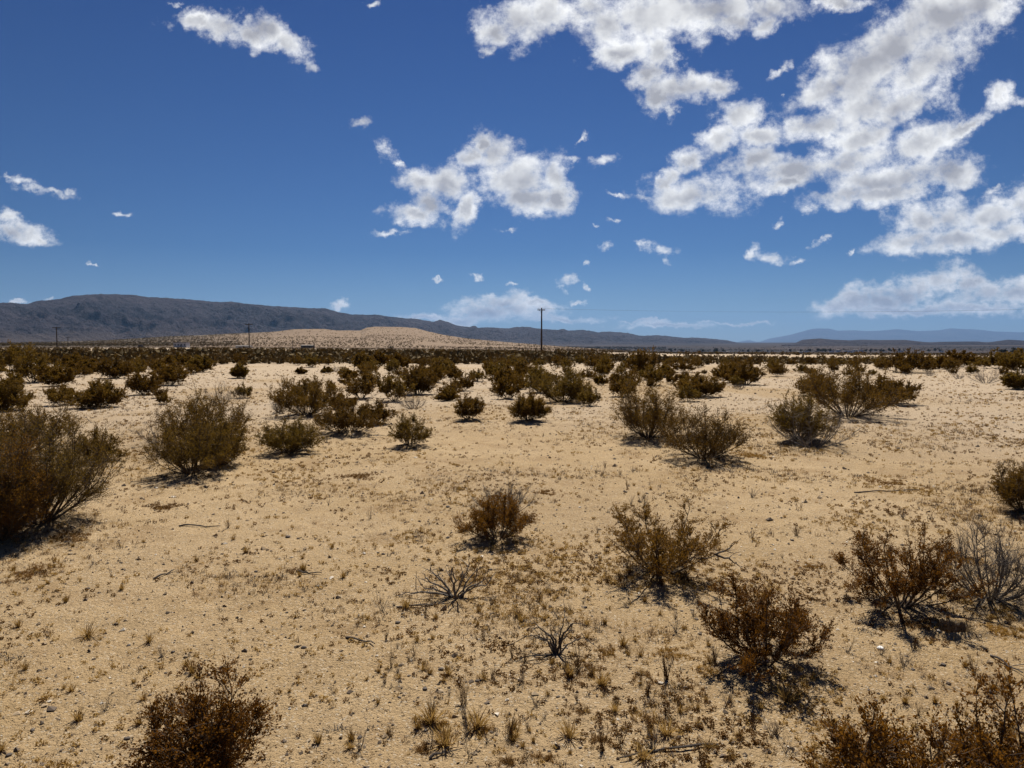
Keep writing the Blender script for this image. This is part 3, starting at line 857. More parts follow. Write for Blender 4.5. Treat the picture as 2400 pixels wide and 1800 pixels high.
def clump_field(name, pts, hs, faces, mat, seed, aspect=1.3, up=.5):
    """one mass of far scrub: every point gets a small dome of leaf-like faces"""
    rng = np.random.default_rng(seed)
    n = len(pts); N = n * faces
    c = np.repeat(pts, faces, 0); hh = np.repeat(hs, faces)[:, None]
    d = rng.normal(0, 1, (N, 3)); d /= np.linalg.norm(d, axis=1)[:, None]
    d *= rng.uniform(.3, 1, (N, 1)) ** .5
    off = d * np.array([aspect * .5, aspect * .5, .5]) + np.array([0, 0, .5])
    off[:, :2] *= (.55 + .6 * off[:, 2:3])
    c = c + off * hh
    a = rng.normal(0, 1, (N, 3)); a /= np.linalg.norm(a, axis=1)[:, None]
    b = np.cross(a, rng.normal(0, 1, (N, 3))); b /= np.linalg.norm(b, axis=1)[:, None]
    s = hh * .22 * rng.uniform(.6, 1.4, (N, 1))
    V = np.stack([c - a * s, c + b * s * .7, c + a * s, c - b * s * .7], 1).reshape(-1, 3)
    o = mk(name, V, np.arange(N * 4).reshape(-1, 4), None, mat)
    return tag(o, kind='stuff')

rg = np.random.default_rng(8)
N = 7200
R = np.where(rg.random(N) < .66, 1 / rg.uniform(1 / 620, 1 / 72, N), rg.uniform(100, 860, N)); px = rg.uniform(-150, 2550, N)
x = (px - 1200) / F * R
k = ~((px > 1500) & (rg.random(N) < .45) & (R > 160)) & ~((px > 1400) & (R < 420) & (fbm(x / 25, R / 60, 3, 63) < -.1))
pts = np.column_stack([x, R])[k]; z = ter(pts[:, 0], pts[:, 1], False)
hs = rg.uniform(.6, 1.4, len(pts)); hs = np.where((pts[:, 1] < 200) | (px[k] < 1300), np.minimum(hs, cap_h(px[k], R[k], z) * rg.uniform(.5, .95, len(pts))), hs)
clump_field('distant_scrub', np.column_stack([pts, z]), hs, 26, M_scrub, 1)
# scrub dotting the sand hill and the valley slope
N = 42000
a = rg.integers(0, HX.shape[1] - 1, N); t = rg.uniform(0, 1, N); T = HT[:, 0]
r = np.interp(t, T, np.arange(len(T))); r0 = r.astype(int); f = (r - r0)[:, None]; fx = rg.random(N)[:, None]; px = HPX[0, a]
keep = np.where(px > 560, .42, .9)  # scrub thickened at the left end to stand in for cloud shadow
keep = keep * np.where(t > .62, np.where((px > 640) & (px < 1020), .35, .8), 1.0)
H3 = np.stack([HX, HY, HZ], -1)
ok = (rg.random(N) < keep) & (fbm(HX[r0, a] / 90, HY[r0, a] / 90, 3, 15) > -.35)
P = ((1 - f) * H3[r0, a] + f * H3[r0 + 1, a]) * (1 - fx) + ((1 - f) * H3[r0, a + 1] + f * H3[r0 + 1, a + 1]) * fx
sel = P[ok]
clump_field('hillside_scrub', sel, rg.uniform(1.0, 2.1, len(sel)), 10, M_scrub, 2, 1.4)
pts = []
for _ in range(6500):
    R = rg.uniform(650, 3200); px = rg.uniform(1250, 2500)
    if R < 1000 and px < 1500: continue
    pts.append(((px - 1200) / F * R, R))
pts = np.array(pts); z = ter(pts[:, 0], pts[:, 1], False)
clump_field('valley_scrub', np.column_stack([pts, z]), rg.uniform(1.2, 2.6, len(pts)), 6, M_scrub, 3, 2.2)

# ------------------------------------------------------------------ small ground plants
def blades(rng, n, L, wd, spread, curve=.4):
    az = rng.uniform(0, 6.283, n); el = rng.uniform(.1, 1, n) ** .8 * spread
    d = np.stack([np.sin(el) * np.cos(az), np.sin(el) * np.sin(az), np.cos(el)], 1)
    l = L * rng.uniform(.5, 1.1, n)[:, None]
    base = np.column_stack([rng.normal(0, L * .09, n), rng.normal(0, L * .09, n), np.full(n, -.004)])
    out = np.stack([np.cos(az), np.sin(az), np.zeros(n)], 1)
    mid = base + d * l * .55; tip = base + d * l + out * l * curve * .25 - np.array([0, 0, 1]) * l * curve * .12
    s = np.stack([-np.sin(az), np.cos(az), np.zeros(n)], 1) * wd / 2
    V = np.stack([base - s, base + s, mid + s * .8, mid - s * .8, tip], 1).reshape(-1, 3)
    i = np.arange(n)[:, None] * 5
    return V, i + np.array([[0, 1, 2, 3]]), i + np.array([[3, 2, 4]])

tuft_protos = []
for i in range(7):
    rng = np.random.default_rng(900 + i)
    V, Q, T3 = blades(rng, 60, .065, .0032, .75 if i < 4 else 1.15)
    tuft_protos.append(mk('grass_tuft', V, Q, T3, M_straw, link=False))
def twig_plant(rng, h, n, mat, name, spread=.8, dead=False, link=False):
    mb = MB()
    for s in range(n):
        az = rng.uniform(0, 6.283); el = rng.uniform(.1, 1) * spread
        d = np.array([math.sin(el) * math.cos(az), math.sin(el) * math.sin(az), math.cos(el)])
        L = h * rng.uniform(.5, 1.1)
        m = 6; t = np.linspace(0, 1, m)[:, None]
        P = np.array([rng.normal(0, h * .05), rng.normal(0, h * .05), -.005]) + d * L * t + np.cumsum(rng.normal(0, L * .035, (m, 3)), 0) * t
        P[:, 2] = np.maximum(P[:, 2], -.005)
        r = h * (.026 if dead else .014)
        mb.tube(P, np.linspace(r, r * .3, m), 4)
        for b in range(int(rng.integers(2, 5))):
            k = rng.integers(2, m - 1); q = P[k]
            dd = d + rng.normal(0, .5, 3); dd /= np.linalg.norm(dd)
            l2 = L * rng.uniform(.15, .4)
            mb.tube(np.array([q, q + dd * l2 * .5 + rng.normal(0, l2 * .05, 3), q + dd * l2]), np.array([r * .5, r * .35, r * .2]), 3)
    return mb.build(name, mat, link=link)
twig_protos = [twig_plant(np.random.default_rng(950 + i), .15, 9 + i % 4 * 3, M_brown if i % 2 else M_grey, 'dry_forb', .75) for i in range(8)]

def in_shrub(x, y):
    return any((x - a[0]) ** 2 + (y - a[1]) ** 2 < (a[2] * .35) ** 2 for a in MOUNDS)
LAND = [(440,1560,'by the bushy bottom edge creosote'),(190,1330,'on the bare sand around the tallest golden tuft'),(150,1130,'beside the largest edge bush'),(415,1080,'before the clump of five'),
 (690,1130,'between the clump of five and the compact rusty creosote'),(700,1400,'on the empty sand before the dead grey spray'),(950,1270,'around the dead grey spray'),(1080,1160,'around the compact rusty creosote'),
 (1210,1400,'around the black arched dead branches'),(1000,1600,'among the ochre grass mats'),(1300,1600,'on the patchy ground at the bottom edge'),(1430,1230,'around the wide flat topped creosote'),
 (1650,1400,'under the low spreading creosote'),(1650,1120,'around the two bristly grey forbs'),(1950,1300,'around the orange tinged creosote'),(2000,1100,'on the stony slope past the orange tinged creosote'),
 (1850,1550,'on the sand above the bottom corner sprays'),(760,990,'past the low dark creosote'),(1150,980,'before the two neat rounded creosotes'),(1600,1030,'before the broad dark creosote'),(450,1350,'on open sand below the curved stick')]
def near_what(px, py):
    return min(LAND, key=lambda l: (l[0] * K - px) ** 2 + 2 * (l[1] * K - py) ** 2)[2]
def place(o, x, y, s, rg):
    c = o.copy(); COL.objects.link(c)
    c.location = (x, y, float(ter([x], [y])[0])); c.rotation_euler = (rg.normal(0, .08), rg.normal(0, .08), rg.uniform(0, 6.28)); c.scale = (s, s, s * rg.uniform(.85, 1.2)); return c
# tufts one can point at: (x, y, size factor, label)
TUFTS = [
 (190,1375,1.9,'upright golden grass tuft, the tallest on the open sand'),
 (322,1390,1.3,'golden grass tuft a step from the tallest one, on its inner side'),
 (414,1455,1.2,'golden tuft just above the bushy bottom edge creosote'),
 (55,1445,1.1,'pale straw tuft near the picture edge below the tallest tuft'),
 (40,1355,1.2,'straw tuft near the picture edge in line with the tallest tuft'),
 (142,1300,1.1,'straw tuft with soft seed heads above the tallest golden tuft'),
 (262,1275,1.2,'spiky straw tuft standing beside a small purple grey weed'),
 (532,1195,1.3,'slim upright straw tuft on clean sand below the clump of five'),
 (424,1212,1.1,'small straw tuft level with a thin lone stick'),
 (655,1232,1.3,'straw tuft growing over a fallen curved twig'),
 (718,1185,1.1,'rounded straw tuft on open sand'),
 (742,1250,1.2,'dark rooted straw tuft at the side of the dead grey spray'),
 (875,1315,1.4,'straw tuft with loose top between the dead spray and the dead dark branch'),
 (1118,1335,1.4,'soft golden tuft beside a bent dark stalk'),
 (1230,1462,1.5,'small golden tuft on its own ahead of the dead dark branch'),
 (1345,1395,1.4,'golden tuft leaning into the dead dark branch'),
 (170,1555,1.3,'brown straw tuft low on the open sand'),
 (300,1565,1.2,'straw tuft just beside the bushy bottom edge creosote'),
 (1605,1440,1.5,'golden tuft under the low spreading creosote'),
 (1700,1515,2.0,'wide golden grass patch at the foot of the low spreading creosote'),
 (1300,1480,1.8,'large golden brown mat of grass in the patchy ground'),
 (960,1610,2.0,'ochre grass mat near the bottom edge'),
 (930,1560,2.2,'broad ochre grass clump above the mat near the bottom edge'),
 (1030,1570,2.0,'ochre grass clump beside the broad one near the bottom edge'),
 (1230,1590,1.7,'brownish grass clump at the middle of the bottom ground'),
 (1440,1585,1.8,'small grass clump of mixed brown blades near the bottom edge'),
 (1390,1640,1.6,'tuft of dry grass almost touching the bottom edge'),
]
rg = np.random.default_rng(31)
for i, (tx, ty, s, lb) in enumerate(TUFTS):
    x, y, z = atD(tx, ty)
    c = place(tuft_protos[i % 4 if s < 1.55 else 4 + i % 3], x, y, s * 1.0, rg)
    tag(c, lb, 'grass tuft', 'dry grass tufts on the sand')
def dens(x, y, px, R):
    n = fbm(np.array([x / 1.3]), np.array([y / 1.3]), 3, 301)[0]
    side = .30 + .55 * float(sstep(500, 1200, np.array([px]))[0])
    return side * (.45 + 1.3 * max(n, -.3))
cnt = 0
while cnt < 210:
    px = rg.uniform(-20, 2420); py = rg.uniform(1010, 1800)
    x, y, z = at(px, py); R = math.hypot(x, y)
    if rg.random() > dens(x, y, px, R) * 1.2 or in_shrub(x, y): continue
    sc_ = rg.uniform(.5, 1.15); kk = int(rg.integers(0, 7))
    c = place(tuft_protos[kk], x, y, sc_, rg)
    lb = ('tiny ' if sc_ < .8 else 'small ') + ('upright' if kk < 4 else 'sprawling') + ' straw grass tuft ' + near_what(px, py)
    tag(c, lb, 'grass tuft', lb.replace('tuft ', 'tufts ', 1))
    cnt += 1
FORBS = [
 (240,1245,1.1,0,'thin lone dark stalk rising from a small leafy base on open sand'),
 (1625,1165,1.6,1,'bristly grey forb with spreading needles, upper one of two on open sand'),
 (1625,1075,1.6,2,'star shaped grey forb on open sand past the flat topped creosote'),
 (1720,1155,1.5,3,'thin brown forb beside the bristly grey forb'),
 (1300,1028,1.3,4,'low black tipped forb lying across the sand'),
 (1385,1085,1.0,6,'small flat grey forb above the flat topped creosote'),
 (1250,1440,1.5,5,'dense brown forb against the dead dark branch'),
 (1440,1470,1.6,7,'bushy grey brown forb in the patchy ground'),
 (1340,1605,1.3,1,'single upright dark forb near the bottom edge'),
 (1412,1620,1.4,2,'upright forked forb near the bottom edge'),
 (845,1440,1.5,3,'tall thin single stalk with a dark clumped root'),
 (1005,1520,1.8,5,'tall thin stalk standing over small forbs'),
 (825,1320,1.5,0,'thin brown twig plant before the dead grey spray'),
 (800,1120,1.5,4,'drooping reddish twig plant in the patchy ground'),
 (350,1420,1.0,6,'bare forked twig plant on open sand'),
 (2120,1150,1.3,7,'grey needle forb near the dense edge bush'),
 (1950,1120,1.4,2,'grey forb on the stony slope past the orange tinged creosote'),
 (1960,1155,1.2,1,'small dark forb behind the orange tinged creosote'),
]
for i, (tx, ty, s, k, lb) in enumerate(FORBS):
    x, y, z = atD(tx, ty); s *= .62
    c = place(twig_protos[k], x, y, s, rg)
    if 'stalk' in lb: c.scale = (s * .4, s * .4, s * 1.1)
    tag(c, lb, 'dry plant', 'dry twiggy plants on the sand')
cnt = 0
while cnt < 190:
    px = rg.uniform(-20, 2420); py = rg.uniform(1000, 1800)
    x, y, z = at(px, py); R = math.hypot(x, y)
    if px < 900 and rg.random() < .6: continue
    if rg.random() > dens(x, y, px, R) * 1.2 or in_shrub(x, y): continue
    sc_ = rg.uniform(.3, .75); kk = int(rg.integers(0, 8))
    c = place(twig_protos[kk], x, y, sc_, rg)
    lb = ('tiny ' if sc_ < .6 else 'knee low ') + ('brown' if kk % 2 else 'grey') + ' twiggy dry plant ' + near_what(px, py)
    tag(c, lb, 'dry plant', lb.replace('plant ', 'plants ', 1))
    cnt += 1

# matted patches of dried plants, each at its own place: (x, y, width, height, label)
PATCHES = [
 (955,1560,120,60,'ochre dried mat, the broadest one near the bottom edge'),
 (1045,1580,90,44,'ochre dried mat touching the broadest one'),
 (925,1615,70,30,'small rusty dried mat below the broadest one'),
 (1240,1535,70,30,'brown dried mat in the middle of the patchy ground'),
 (1270,1450,110,50,'orange brown mat at the side of the black arched branches'),
 (1310,1410,90,36,'pale ochre mat behind the black arched branches'),
 (1470,1410,130,40,'long orange mat between the black branches and the low spreading creosote'),
 (1530,1450,80,36,'short orange mat nearly touching the low spreading creosote'),
 (1490,1488,70,34,'dark brown mat below the long orange one'),
 (1400,1470,90,40,'grey brown mat in the patchy ground with stubby stems'),
 (1705,1500,100,46,'ochre mat under the dead side of the low spreading creosote'),
 (1180,1640,80,30,'rusty mat close to the bottom edge of the patchy ground'),
 (1300,1600,70,26,'small rusty mat right of another close to the bottom edge'),
 (1100,1650,70,24,'lowest rusty mat at the very bottom edge'),
 (1405,1555,90,30,'brown thin mat on the way to the bottom corner sprays'),
 (60,1240,120,34,'brown mat in the sand ahead of the largest edge bush'),
 (345,1095,90,16,'flat brown mat ahead of the clump of five'),
 (640,1235,60,18,'thin brown mat around a fallen curved twig'),
 (150,1160,120,30,'flat brown mat in the shadow side of the largest edge bush'),
 (1750,1225,70,26,'pale ochre mat between the two orange creosotes'),
 (1180,1065,70,30,'feathery brown mat on the far side of the compact rusty creosote'),
 (2090,1210,90,26,'ochre mat by the wispy grey bush'),
 (2000,1340,130,24,'dark brown mat stretching beside the burrow'),
 (780,1030,110,14,'wide flat brown mat past the empty sand'),
 (1930,1045,140,26,'reddish brown mat on the stony slope'),
 (2190,1370,90,30,'ochre mat at the picture edge beyond the burrow'),
 (1620,985,90,14,'orange flat mat beside the broad dark creosote'),
 (1530,835,120,12,'orange flat mat before the pale flat'),
]
for i, (tx, ty, w, h, lb) in enumerate(PATCHES):
    rng = np.random.default_rng(1200 + i)
    x, y, z = atD(tx, ty); R = math.hypot(x, y)
    W = w * K / F * R; D_ = min(h * K / F * R * R / H, W * 1.1)
    sz = .016 * (1 + R / 14)
    n = int(min(300, max(60, W * D_ / (sz * sz) * .55)))
    q = rng.normal(0, .38, (n * 3, 2)); q = q[(fbm(q[:, 0] * 3 + i, q[:, 1] * 3, 3, 50 + i) + .25 - .35 * np.hypot(q[:, 0], q[:, 1])) > 0][:n]
    Vs = []; Qs = []; Ts = []; m = 0
    for a, b in q:
        px_, py_ = a * W * .62, b * D_ * .62
        V, Q, T3 = blades(rng, 13, sz * rng.uniform(.7, 1.6), max(.0024, sz * .13), 1.35, .2)
        V = V + np.array([px_, py_, float(ter([x + px_], [y + py_])[0]) - z])
        Vs.append(V); Qs.append(Q + m); Ts.append(T3 + m); m += len(V)
    if not Vs: continue
    o = mk('dried_plant_mat', np.concatenate(Vs), np.concatenate(Qs), np.concatenate(Ts), M_rust if ('brown' in lb or 'rusty' in lb) else M_ochre)
    o.location = (x, y, z)
    tag(o, lb, 'dried plants', 'matted patches of dried plants')

# litter: what nobody could count
LITTER_N = 16500
def litter():
    rng = np.random.default_rng(55)
    Vs = []; Qs = []; Ts = []; miQ = []; miT = []; n = 0
    N = 95000
    px = rng.uniform(-60, 2460, N); py = rng.uniform(868, 1860, N)
    x, y, z = at_many(px, py); R = np.hypot(x, y)
    nz = fbm(x / 1.1, y / 1.1, 3, 401) + .5 * fbm(x / 4., y / 4., 2, 402)
    side = .40 + .6 * sstep(350, 1150, px)
    side = np.where(py < 1100, np.maximum(side, .8), side)
    side = np.where((R > 15) & (px > 1900), side * .6, side)
    ok = np.nonzero(rng.random(N) < side * (.22 + 2.2 * np.maximum(nz, -.09)) * np.where(R < 6, .42, np.where(R < 9, .62, 1)))[0][:LITTER_N]
    zg = ter(x[ok], y[ok])
    ms = rng.choice(3, len(ok), p=[.38, .40, .22])
    for xx, yy, zz, RR, m in zip(x[ok], y[ok], zg, R[ok], ms):
        s = rng.uniform(.012, .034) * (1 + RR / 12)
        nb = int(rng.integers(7, 15))
        V, Q, T = blades(rng, nb, s, max(.0022, s * .10), 1.45, .2)
        V[:, :2] += np.repeat(rng.normal(0, s * .35, (nb, 2)), 5, 0)
        V += np.array([xx, yy, zz + .002])
        Vs.append(V); Qs.append(Q + n); Ts.append(T + n); n += len(V)
        miQ += [m] * len(Q); miT += [m] * len(T)
    o = mk('ground_litter', np.concatenate(Vs), np.concatenate(Qs), np.concatenate(Ts), mats=[M_straw, M_brown, M_dark], mi=miQ + miT)
    tag(o, 'dry brown plant litter scattered over the sand', 'litter', kind='stuff')
litter()
def ground_cover(name, mat, seed, n, lo, hi, label):
    rng = np.random.default_rng(seed)
    N = n * 8
    px = rng.uniform(-60, 2460, N); py = 858 + (1870 - 858) * rng.uniform(0, 1, N) ** 1.15
    x, y, z = at_many(px, py); R = np.hypot(x, y)
    nz = fbm(x / .9, y / .9, 3, 700 + seed % 3) + .6 * fbm(x / 3.2, y / 3.2, 3, 710)
    side = .26 + .7 * sstep(500, 1250, px + 900 * (py < 1150))
    ok = np.nonzero(rng.random(N) < side * np.clip(-.2 + 2.6 * nz, .03, 1) * np.where(R < 6, .40, np.where(R < 9, .65, 1)))[0][:n]
    zg = ter(x[ok], y[ok])
    hs = rng.uniform(lo, hi, len(ok)) * (1 + R[ok] / 16)
    o = clump_field(name, np.column_stack([x[ok], y[ok], zg - hs * .15]), hs, 26, mat, seed + 1, 1.9)
    tag(o, label, 'ground cover')
ground_cover('dry_ground_cover', M_straw, 801, 4600, .010, .026, 'low ochre mats of dried plants over the sand')
ground_cover('brown_ground_cover', M_rust, 803, 4800, .010, .024, 'low rusty brown mats of dried plants over the sand')
def gravel():
    rng = np.random.default_rng(66)
    N = 16000
    R = 2.6 * np.exp(rng.uniform(0, math.log(22), N)); px = rng.uniform(-60, 2460, N)
    x = (px - 1200) / F * R; y = R
    z = ter(x, y)
    s = rng.lognormal(0, .5, N) * .0042 * (1 + R / 9)
    s = np.minimum(s, .03 + R * .001)
    base = np.array([[1, 0, 0], [-1, 0, 0], [0, 1, 0], [0, -1, 0], [0, 0, 1], [0, 0, -1.]])
    V = base[None] * rng.uniform(.6, 1.35, (N, 6, 1)) + rng.normal(0, .22, (N, 6, 3))
    a = rng.uniform(0, 6.28, N); ca, sa = np.cos(a)[:, None], np.sin(a)[:, None]
    V = np.stack([V[..., 0] * ca - V[..., 1] * sa, V[..., 0] * sa + V[..., 1] * ca, V[..., 2] * .62], -1)
    V = V * s[:, None, None] + np.stack([x, y, z + s * .25], -1)[:, None]
    T = np.array([[0, 2, 4], [2, 1, 4], [1, 3, 4], [3, 0, 4], [2, 0, 5], [1, 2, 5], [3, 1, 5], [0, 3, 5]])
    T = (np.arange(N)[:, None, None] * 6 + T[None]).reshape(-1, 3)
    mi = np.repeat(rng.choice(3, N, p=[.52, .40, .08]), 8)
    o = mk('gravel', V.reshape(-1, 3), None, T, mats=[M_peb1, M_peb2, M_peb3], mi=mi)
    tag(o, 'loose pebbles and clods over the sand', 'gravel', kind='stuff')
gravel()

# ------------------------------------------------------------------ dead branches, sticks, stones
def branch_thing(name, base, stems, mat, label, cat, r0=.012, rz=0):
    """stems: list of polylines in local metres"""
    root = empty(name, base, rz)
    for P in stems:
        P = np.array(P, float); n = 10
        t = np.linspace(0, len(P) - 1, n); PP = np.stack([np.interp(t, np.arange(len(P)), P[:, i]) for i in range(3)], 1)
        rng = np.random.default_rng(int(abs(P[-1, 0]) * 1000) + 3)
        PP[1:-1] += rng.normal(0, np.linalg.norm(P[-1] - P[0]) * .018, (n - 2, 3))
        mb = MB(); mb.tube(PP, np.linspace(r0, r0 * .25, n) * rng.uniform(.7, 1.2), 6)
        for b in range(3):
            k = rng.integers(3, n - 1); q = PP[k]; d = PP[k] - PP[k - 1]; d = d / (np.linalg.norm(d) + 1e-9) + rng.normal(0, .6, 3)
            l = np.linalg.norm(P[-1] - P[0]) * rng.uniform(.12, .3)
            e = q + d * l; e[2] = max(e[2], .0)
            mb.tube(np.array([q, (q + e) / 2 + rng.normal(0, l * .06, 3), e]), np.array([r0 * .45, r0 * .3, r0 * .15]), 4)
        mb.build('stem', mat, root)
    tag(root, label, cat)
    return root
x, y, z = atD(985, 1290); z = float(ter([x], [y])[0])
rng = np.random.default_rng(5)
st = []
for a in np.linspace(0, 1, 15):
    th = math.pi * (1.02 - .92 * a) + rng.normal(0, .06); L = rng.uniform(.22, .42) * (1.15 if a < .4 else .8); lift = .25 + .75 * math.sin(th) if a > .1 else .12
    dx = math.cos(th) * L * .95; dz = abs(math.sin(th)) * L * .85 + .03; dy = rng.normal(.05, .09)
    st.append([(rng.normal(0, .02), rng.normal(0, .02), -.01), (dx * .45, dy * .5, dz * .35 + .02), (dx * .85, dy, dz * .8), (dx, dy * 1.1, dz)])
branch_thing('dead_shrub', (x, y, z), st, M_grey, 'dead grey spray of bare branches lying fanned on open sand', 'dead bush', .0085)
x, y, z = atD(1205, 1412); z = float(ter([x], [y])[0])
st = []
for dx, dz, dy in ((-.22, .10, .05), (-.16, .15, .06), (-.12, .10, -.02), (-.19, .14, -.05), (-.05, .12, 0), (.10, .13, .03), (.13, .20, .0), (.08, .17, -.03), (.2, .09, .02), (-.26, .02, -.1), (.06, .22, .04)):
    st.append([(rng.normal(0, .012), rng.normal(0, .012), -.01), (dx * .3, dy * .5, dz * .65), (dx * .75, dy, dz * 1.0), (dx, dy, dz * .92)])
branch_thing('dead_shrub', (x, y, z), st, M_dark, 'black arched dead branches rising from one root on open sand', 'dead bush', .0075)
x, y, z = atD(1445, 1232); z = float(ter([x], [y])[0])
branch_thing('dead_branch', (x, y, z), [[(0, 0, .02), (.22, -.02, .09), (.42, -.03, .15), (.62, .0, .16)], [(.38, -.02, .14), (.5, -.05, .2), (.56, -.05, .27)], [(.4, -.02, .14), (.52, -.02, .1), (.6, 0, .04)]], M_dark, 'long dead branch poking out of the wide flat topped creosote', 'branch', .010)
STICKS = [
 ((385,1138),(475,1140),'curved dark stick lying on open sand below the clump of five'),
 ((750,1378),(812,1392),'short wavy dark stick in the middle of the open sand'),
 ((1545,1610),(1350,1650),'long thin stick lying near the bottom edge in the patchy ground'),
 ((930,1640),(970,1620),'short straight stick near the bottom edge'),
 ((1890,1585),(1965,1600),'bent dark stick just above the bottom corner sprays'),
 ((2140,1420),(2195,1460),'thin twig on the sand below the wispy grey bush'),
 ((1850,1066),(1985,1058),'long pale branch lying across the stony slope'),
 ((330,1250),(370,1235),'stick fragment beside a straw tuft on the open sand'),
 ((640,1235),(690,1242),'fallen curved twig under a straw tuft'),
 ((1655,1720),(1640,1610),'upright splinter at the bottom edge'),
 ((860,1315),(980,1305),'thin twig trailing away from the dead grey spray'),
]
for (a, b, lb) in STICKS[:-2] + STICKS[-1:]:
    p0 = np.array(atD(*a)); p1 = np.array(atD(*b)); n = 9
    rng = np.random.default_rng(int(a[0]))
    t = np.linspace(0, 1, n)[:, None]; L = np.linalg.norm(p1 - p0)
    P = p0 + (p1 - p0) * t; P[:, :2] += np.cumsum(rng.normal(0, L * .022, (n, 2)), 0)
    P[:, 2] = ter(P[:, 0], P[:, 1]) + .006 + np.abs(np.sin(t[:, 0] * 5)) * .012
    o0 = P[0].copy(); P = P - o0
    mb = MB(); mb.tube(P, np.linspace(.007, .003, n) * (1 + np.hypot(*o0[:2]) / 25), 6)
    k = 5; e = P[k] + np.array([rng.normal(0, .06), rng.normal(0, .06), .03]); mb.tube(np.array([P[k], (P[k] + e) / 2, e]), [.003, .0025, .0015], 4)
    ob = mb.build('stick', M_dark); ob.location = o0
    tag(ob, lb, 'stick', 'fallen sticks on the sand')

def stone(x, y, s, flat, mat, label, seed, name='stone', group='loose stones on the sand'):
    rng = np.random.default_rng(seed)
    import bmesh
    bm = bmesh.new(); bmesh.ops.create_icosphere(bm, subdivisions=3, radius=1)
    V = np.array([v.co[:] for v in bm.verts]); F_ = [[v.index for v in f.verts] for f in bm.faces]; bm.free()
    n = fbm(V[:, 0] * 1.3 + seed, V[:, 1] * 1.3 + V[:, 2], 3, seed) * .35
    V = V * (1 + n[:, None]); V[:, 0] *= rng.uniform(1.1, 1.5); V[:, 2] *= flat
    for _ in range(5):
        d = rng.normal(0, 1, 3); d /= np.linalg.norm(d); m = V @ d; lim = .72; V -= np.outer(np.clip(m - lim, 0, None), d) * .85
    a = rng.uniform(0, 6.28); c, s_ = math.cos(a), math.sin(a)
    V = np.column_stack([V[:, 0] * c - V[:, 1] * s_, V[:, 0] * s_ + V[:, 1] * c, V[:, 2]])
    o = mk(name, V * s, None, F_, mat, smooth=True)
    o.location = (x, y, float(ter([x], [y])[0]) + s * flat * .35)
    tag(o, label, 'stone', group)
STONES = [
 (843,1730,.016,'smooth dark oval stone near the bottom edge in the patchy ground'),
 (517,1569,.014,'dark flat stone on the sand above the bushy bottom edge creosote'),
 (388,1577,.013,'dark round stone next to a golden tuft'),
 (297,1733,.018,'flat dark stone close to the base of the bushy bottom edge creosote'),
 (76,1712,.015,'dark stone by the bottom corner of the open sand'),
 (22,1768,.016,'dark stone lowest on the open sand'),
 (56,1594,.016,'dark stone beside a straw tuft by the picture edge'),
 (675,1261,.03,'grey stone alone on clean sand past the clump of five'),
 (2320,1622,.022,'grey blue stone above the dense corner sprays'),
 (2333,1698,.016,'small stone right at the dense corner sprays'),
 (1118,1596,.018,'pale flat stone half buried in the patchy ground'),
 (1050,1188,.03,'black stone beside the compact rusty creosote'),
 (600,1342,.02,'dark pebble sized stone above a stick'),
 (1050,1262,.025,'small black stone in the shadow of the compact rusty creosote'),
]
for i, (px, py, s, lb) in enumerate(STONES):
    x, y, z = at(px, py)
    stone(x, y, s * .8, .55, M_stone, lb, 20 + i)
x, y, z = at(2064, 1523)
stone(x, y, .022, .6, M_white, 'bright white rock, the only one, on sand below the burrow', 90)
rg = np.random.default_rng(3)
for i in range(60):
    px = rg.uniform(0, 2400); py = rg.uniform(1250, 1795)
    x, y, z = at(px, py)
    stone(x, y, rg.uniform(.006, .012) * (1 + math.hypot(x, y) / 10), .55, M_stone, 'thumb sized dark pebble ' + near_what(px, py), 200 + i, 'pebble', 'dark pebbles ' + near_what(px, py))

# ------------------------------------------------------------------ utility poles
def pole(px, ytop, R, arm, rz, label, ins=True):
    x = (px - 1200) / F * R; y = R
    zt = H - (ytop - Y0) / F * R
    zb = float(ter([x], [y])[0])
    root = empty('utility_pole', (x, y, zb), 0)
    h = zt - zb
    mb = MB(); t = np.linspace(-.4, h, 8)
    mb.tube(np.column_stack([np.zeros(8) + .012 * t / 5, np.zeros(8), t]), np.linspace(.19, .13, 8) * (1.25 if R > 200 else 1), 10)
    mb.add([[.115 * math.cos(a), .115 * math.sin(a), h] for a in np.arange(10) * .6283] + [[0, 0, h + .03]], None, [[i, (i + 1) % 10, 10] for i in range(10)])
    mb.build('shaft', M_pole, root, True)
    c, s = math.cos(rz), math.sin(rz)
    mb = MB(); mb.box((-.15 * s, .15 * c, h - .42), (arm, .14, .17 if R < 200 else .26), rz); mb.build('crossarm', M_pole, root)
    for sg in (-1, 1):
        mb = MB(); e = np.array([c * arm * .28 * sg - .23 * s, s * arm * .28 * sg + .23 * c, h - .42])
        mb.tube(np.array([[-.12 * s, .12 * c, h - 1.05], e]), [.022, .022], 5); mb.build('brace', M_pole, root)
    tips = []
    for f in (-.47, -.3, .3, .47):
        mb = MB(); q = np.array([c * arm * f - .15 * s, s * arm * f + .15 * c, h - .345])
        mb.tube(np.array([q, q + [0, 0, .1], q + [0, 0, .12], q + [0, 0, .2], q + [0, 0, .22]]), [.02, .02, .06, .055, .02], 8)
        mb.build('insulator', M_ins, root, True)
        tips.append(np.array([x, y, zb]) + q + [0, 0, .22])
    tag(root, label, 'utility pole', 'wooden utility poles across the desert')
    return tips
t1 = pole(1269, 722, 150, 1.55, .25, 'tallest wooden utility pole standing alone near the middle of the scrub belt')
t2 = pole(585, 758, 298, 3.0, .1, 'wooden utility pole in front of the low white shed')
t3 = pole(135, 766, 317, 3.6, .15, 'wooden utility pole before the big mountain at the dark end of the plain')
t4 = pole(161, 790, 640, 3.2, .3, 'small far utility pole next to a nearer one before the big mountain', False)
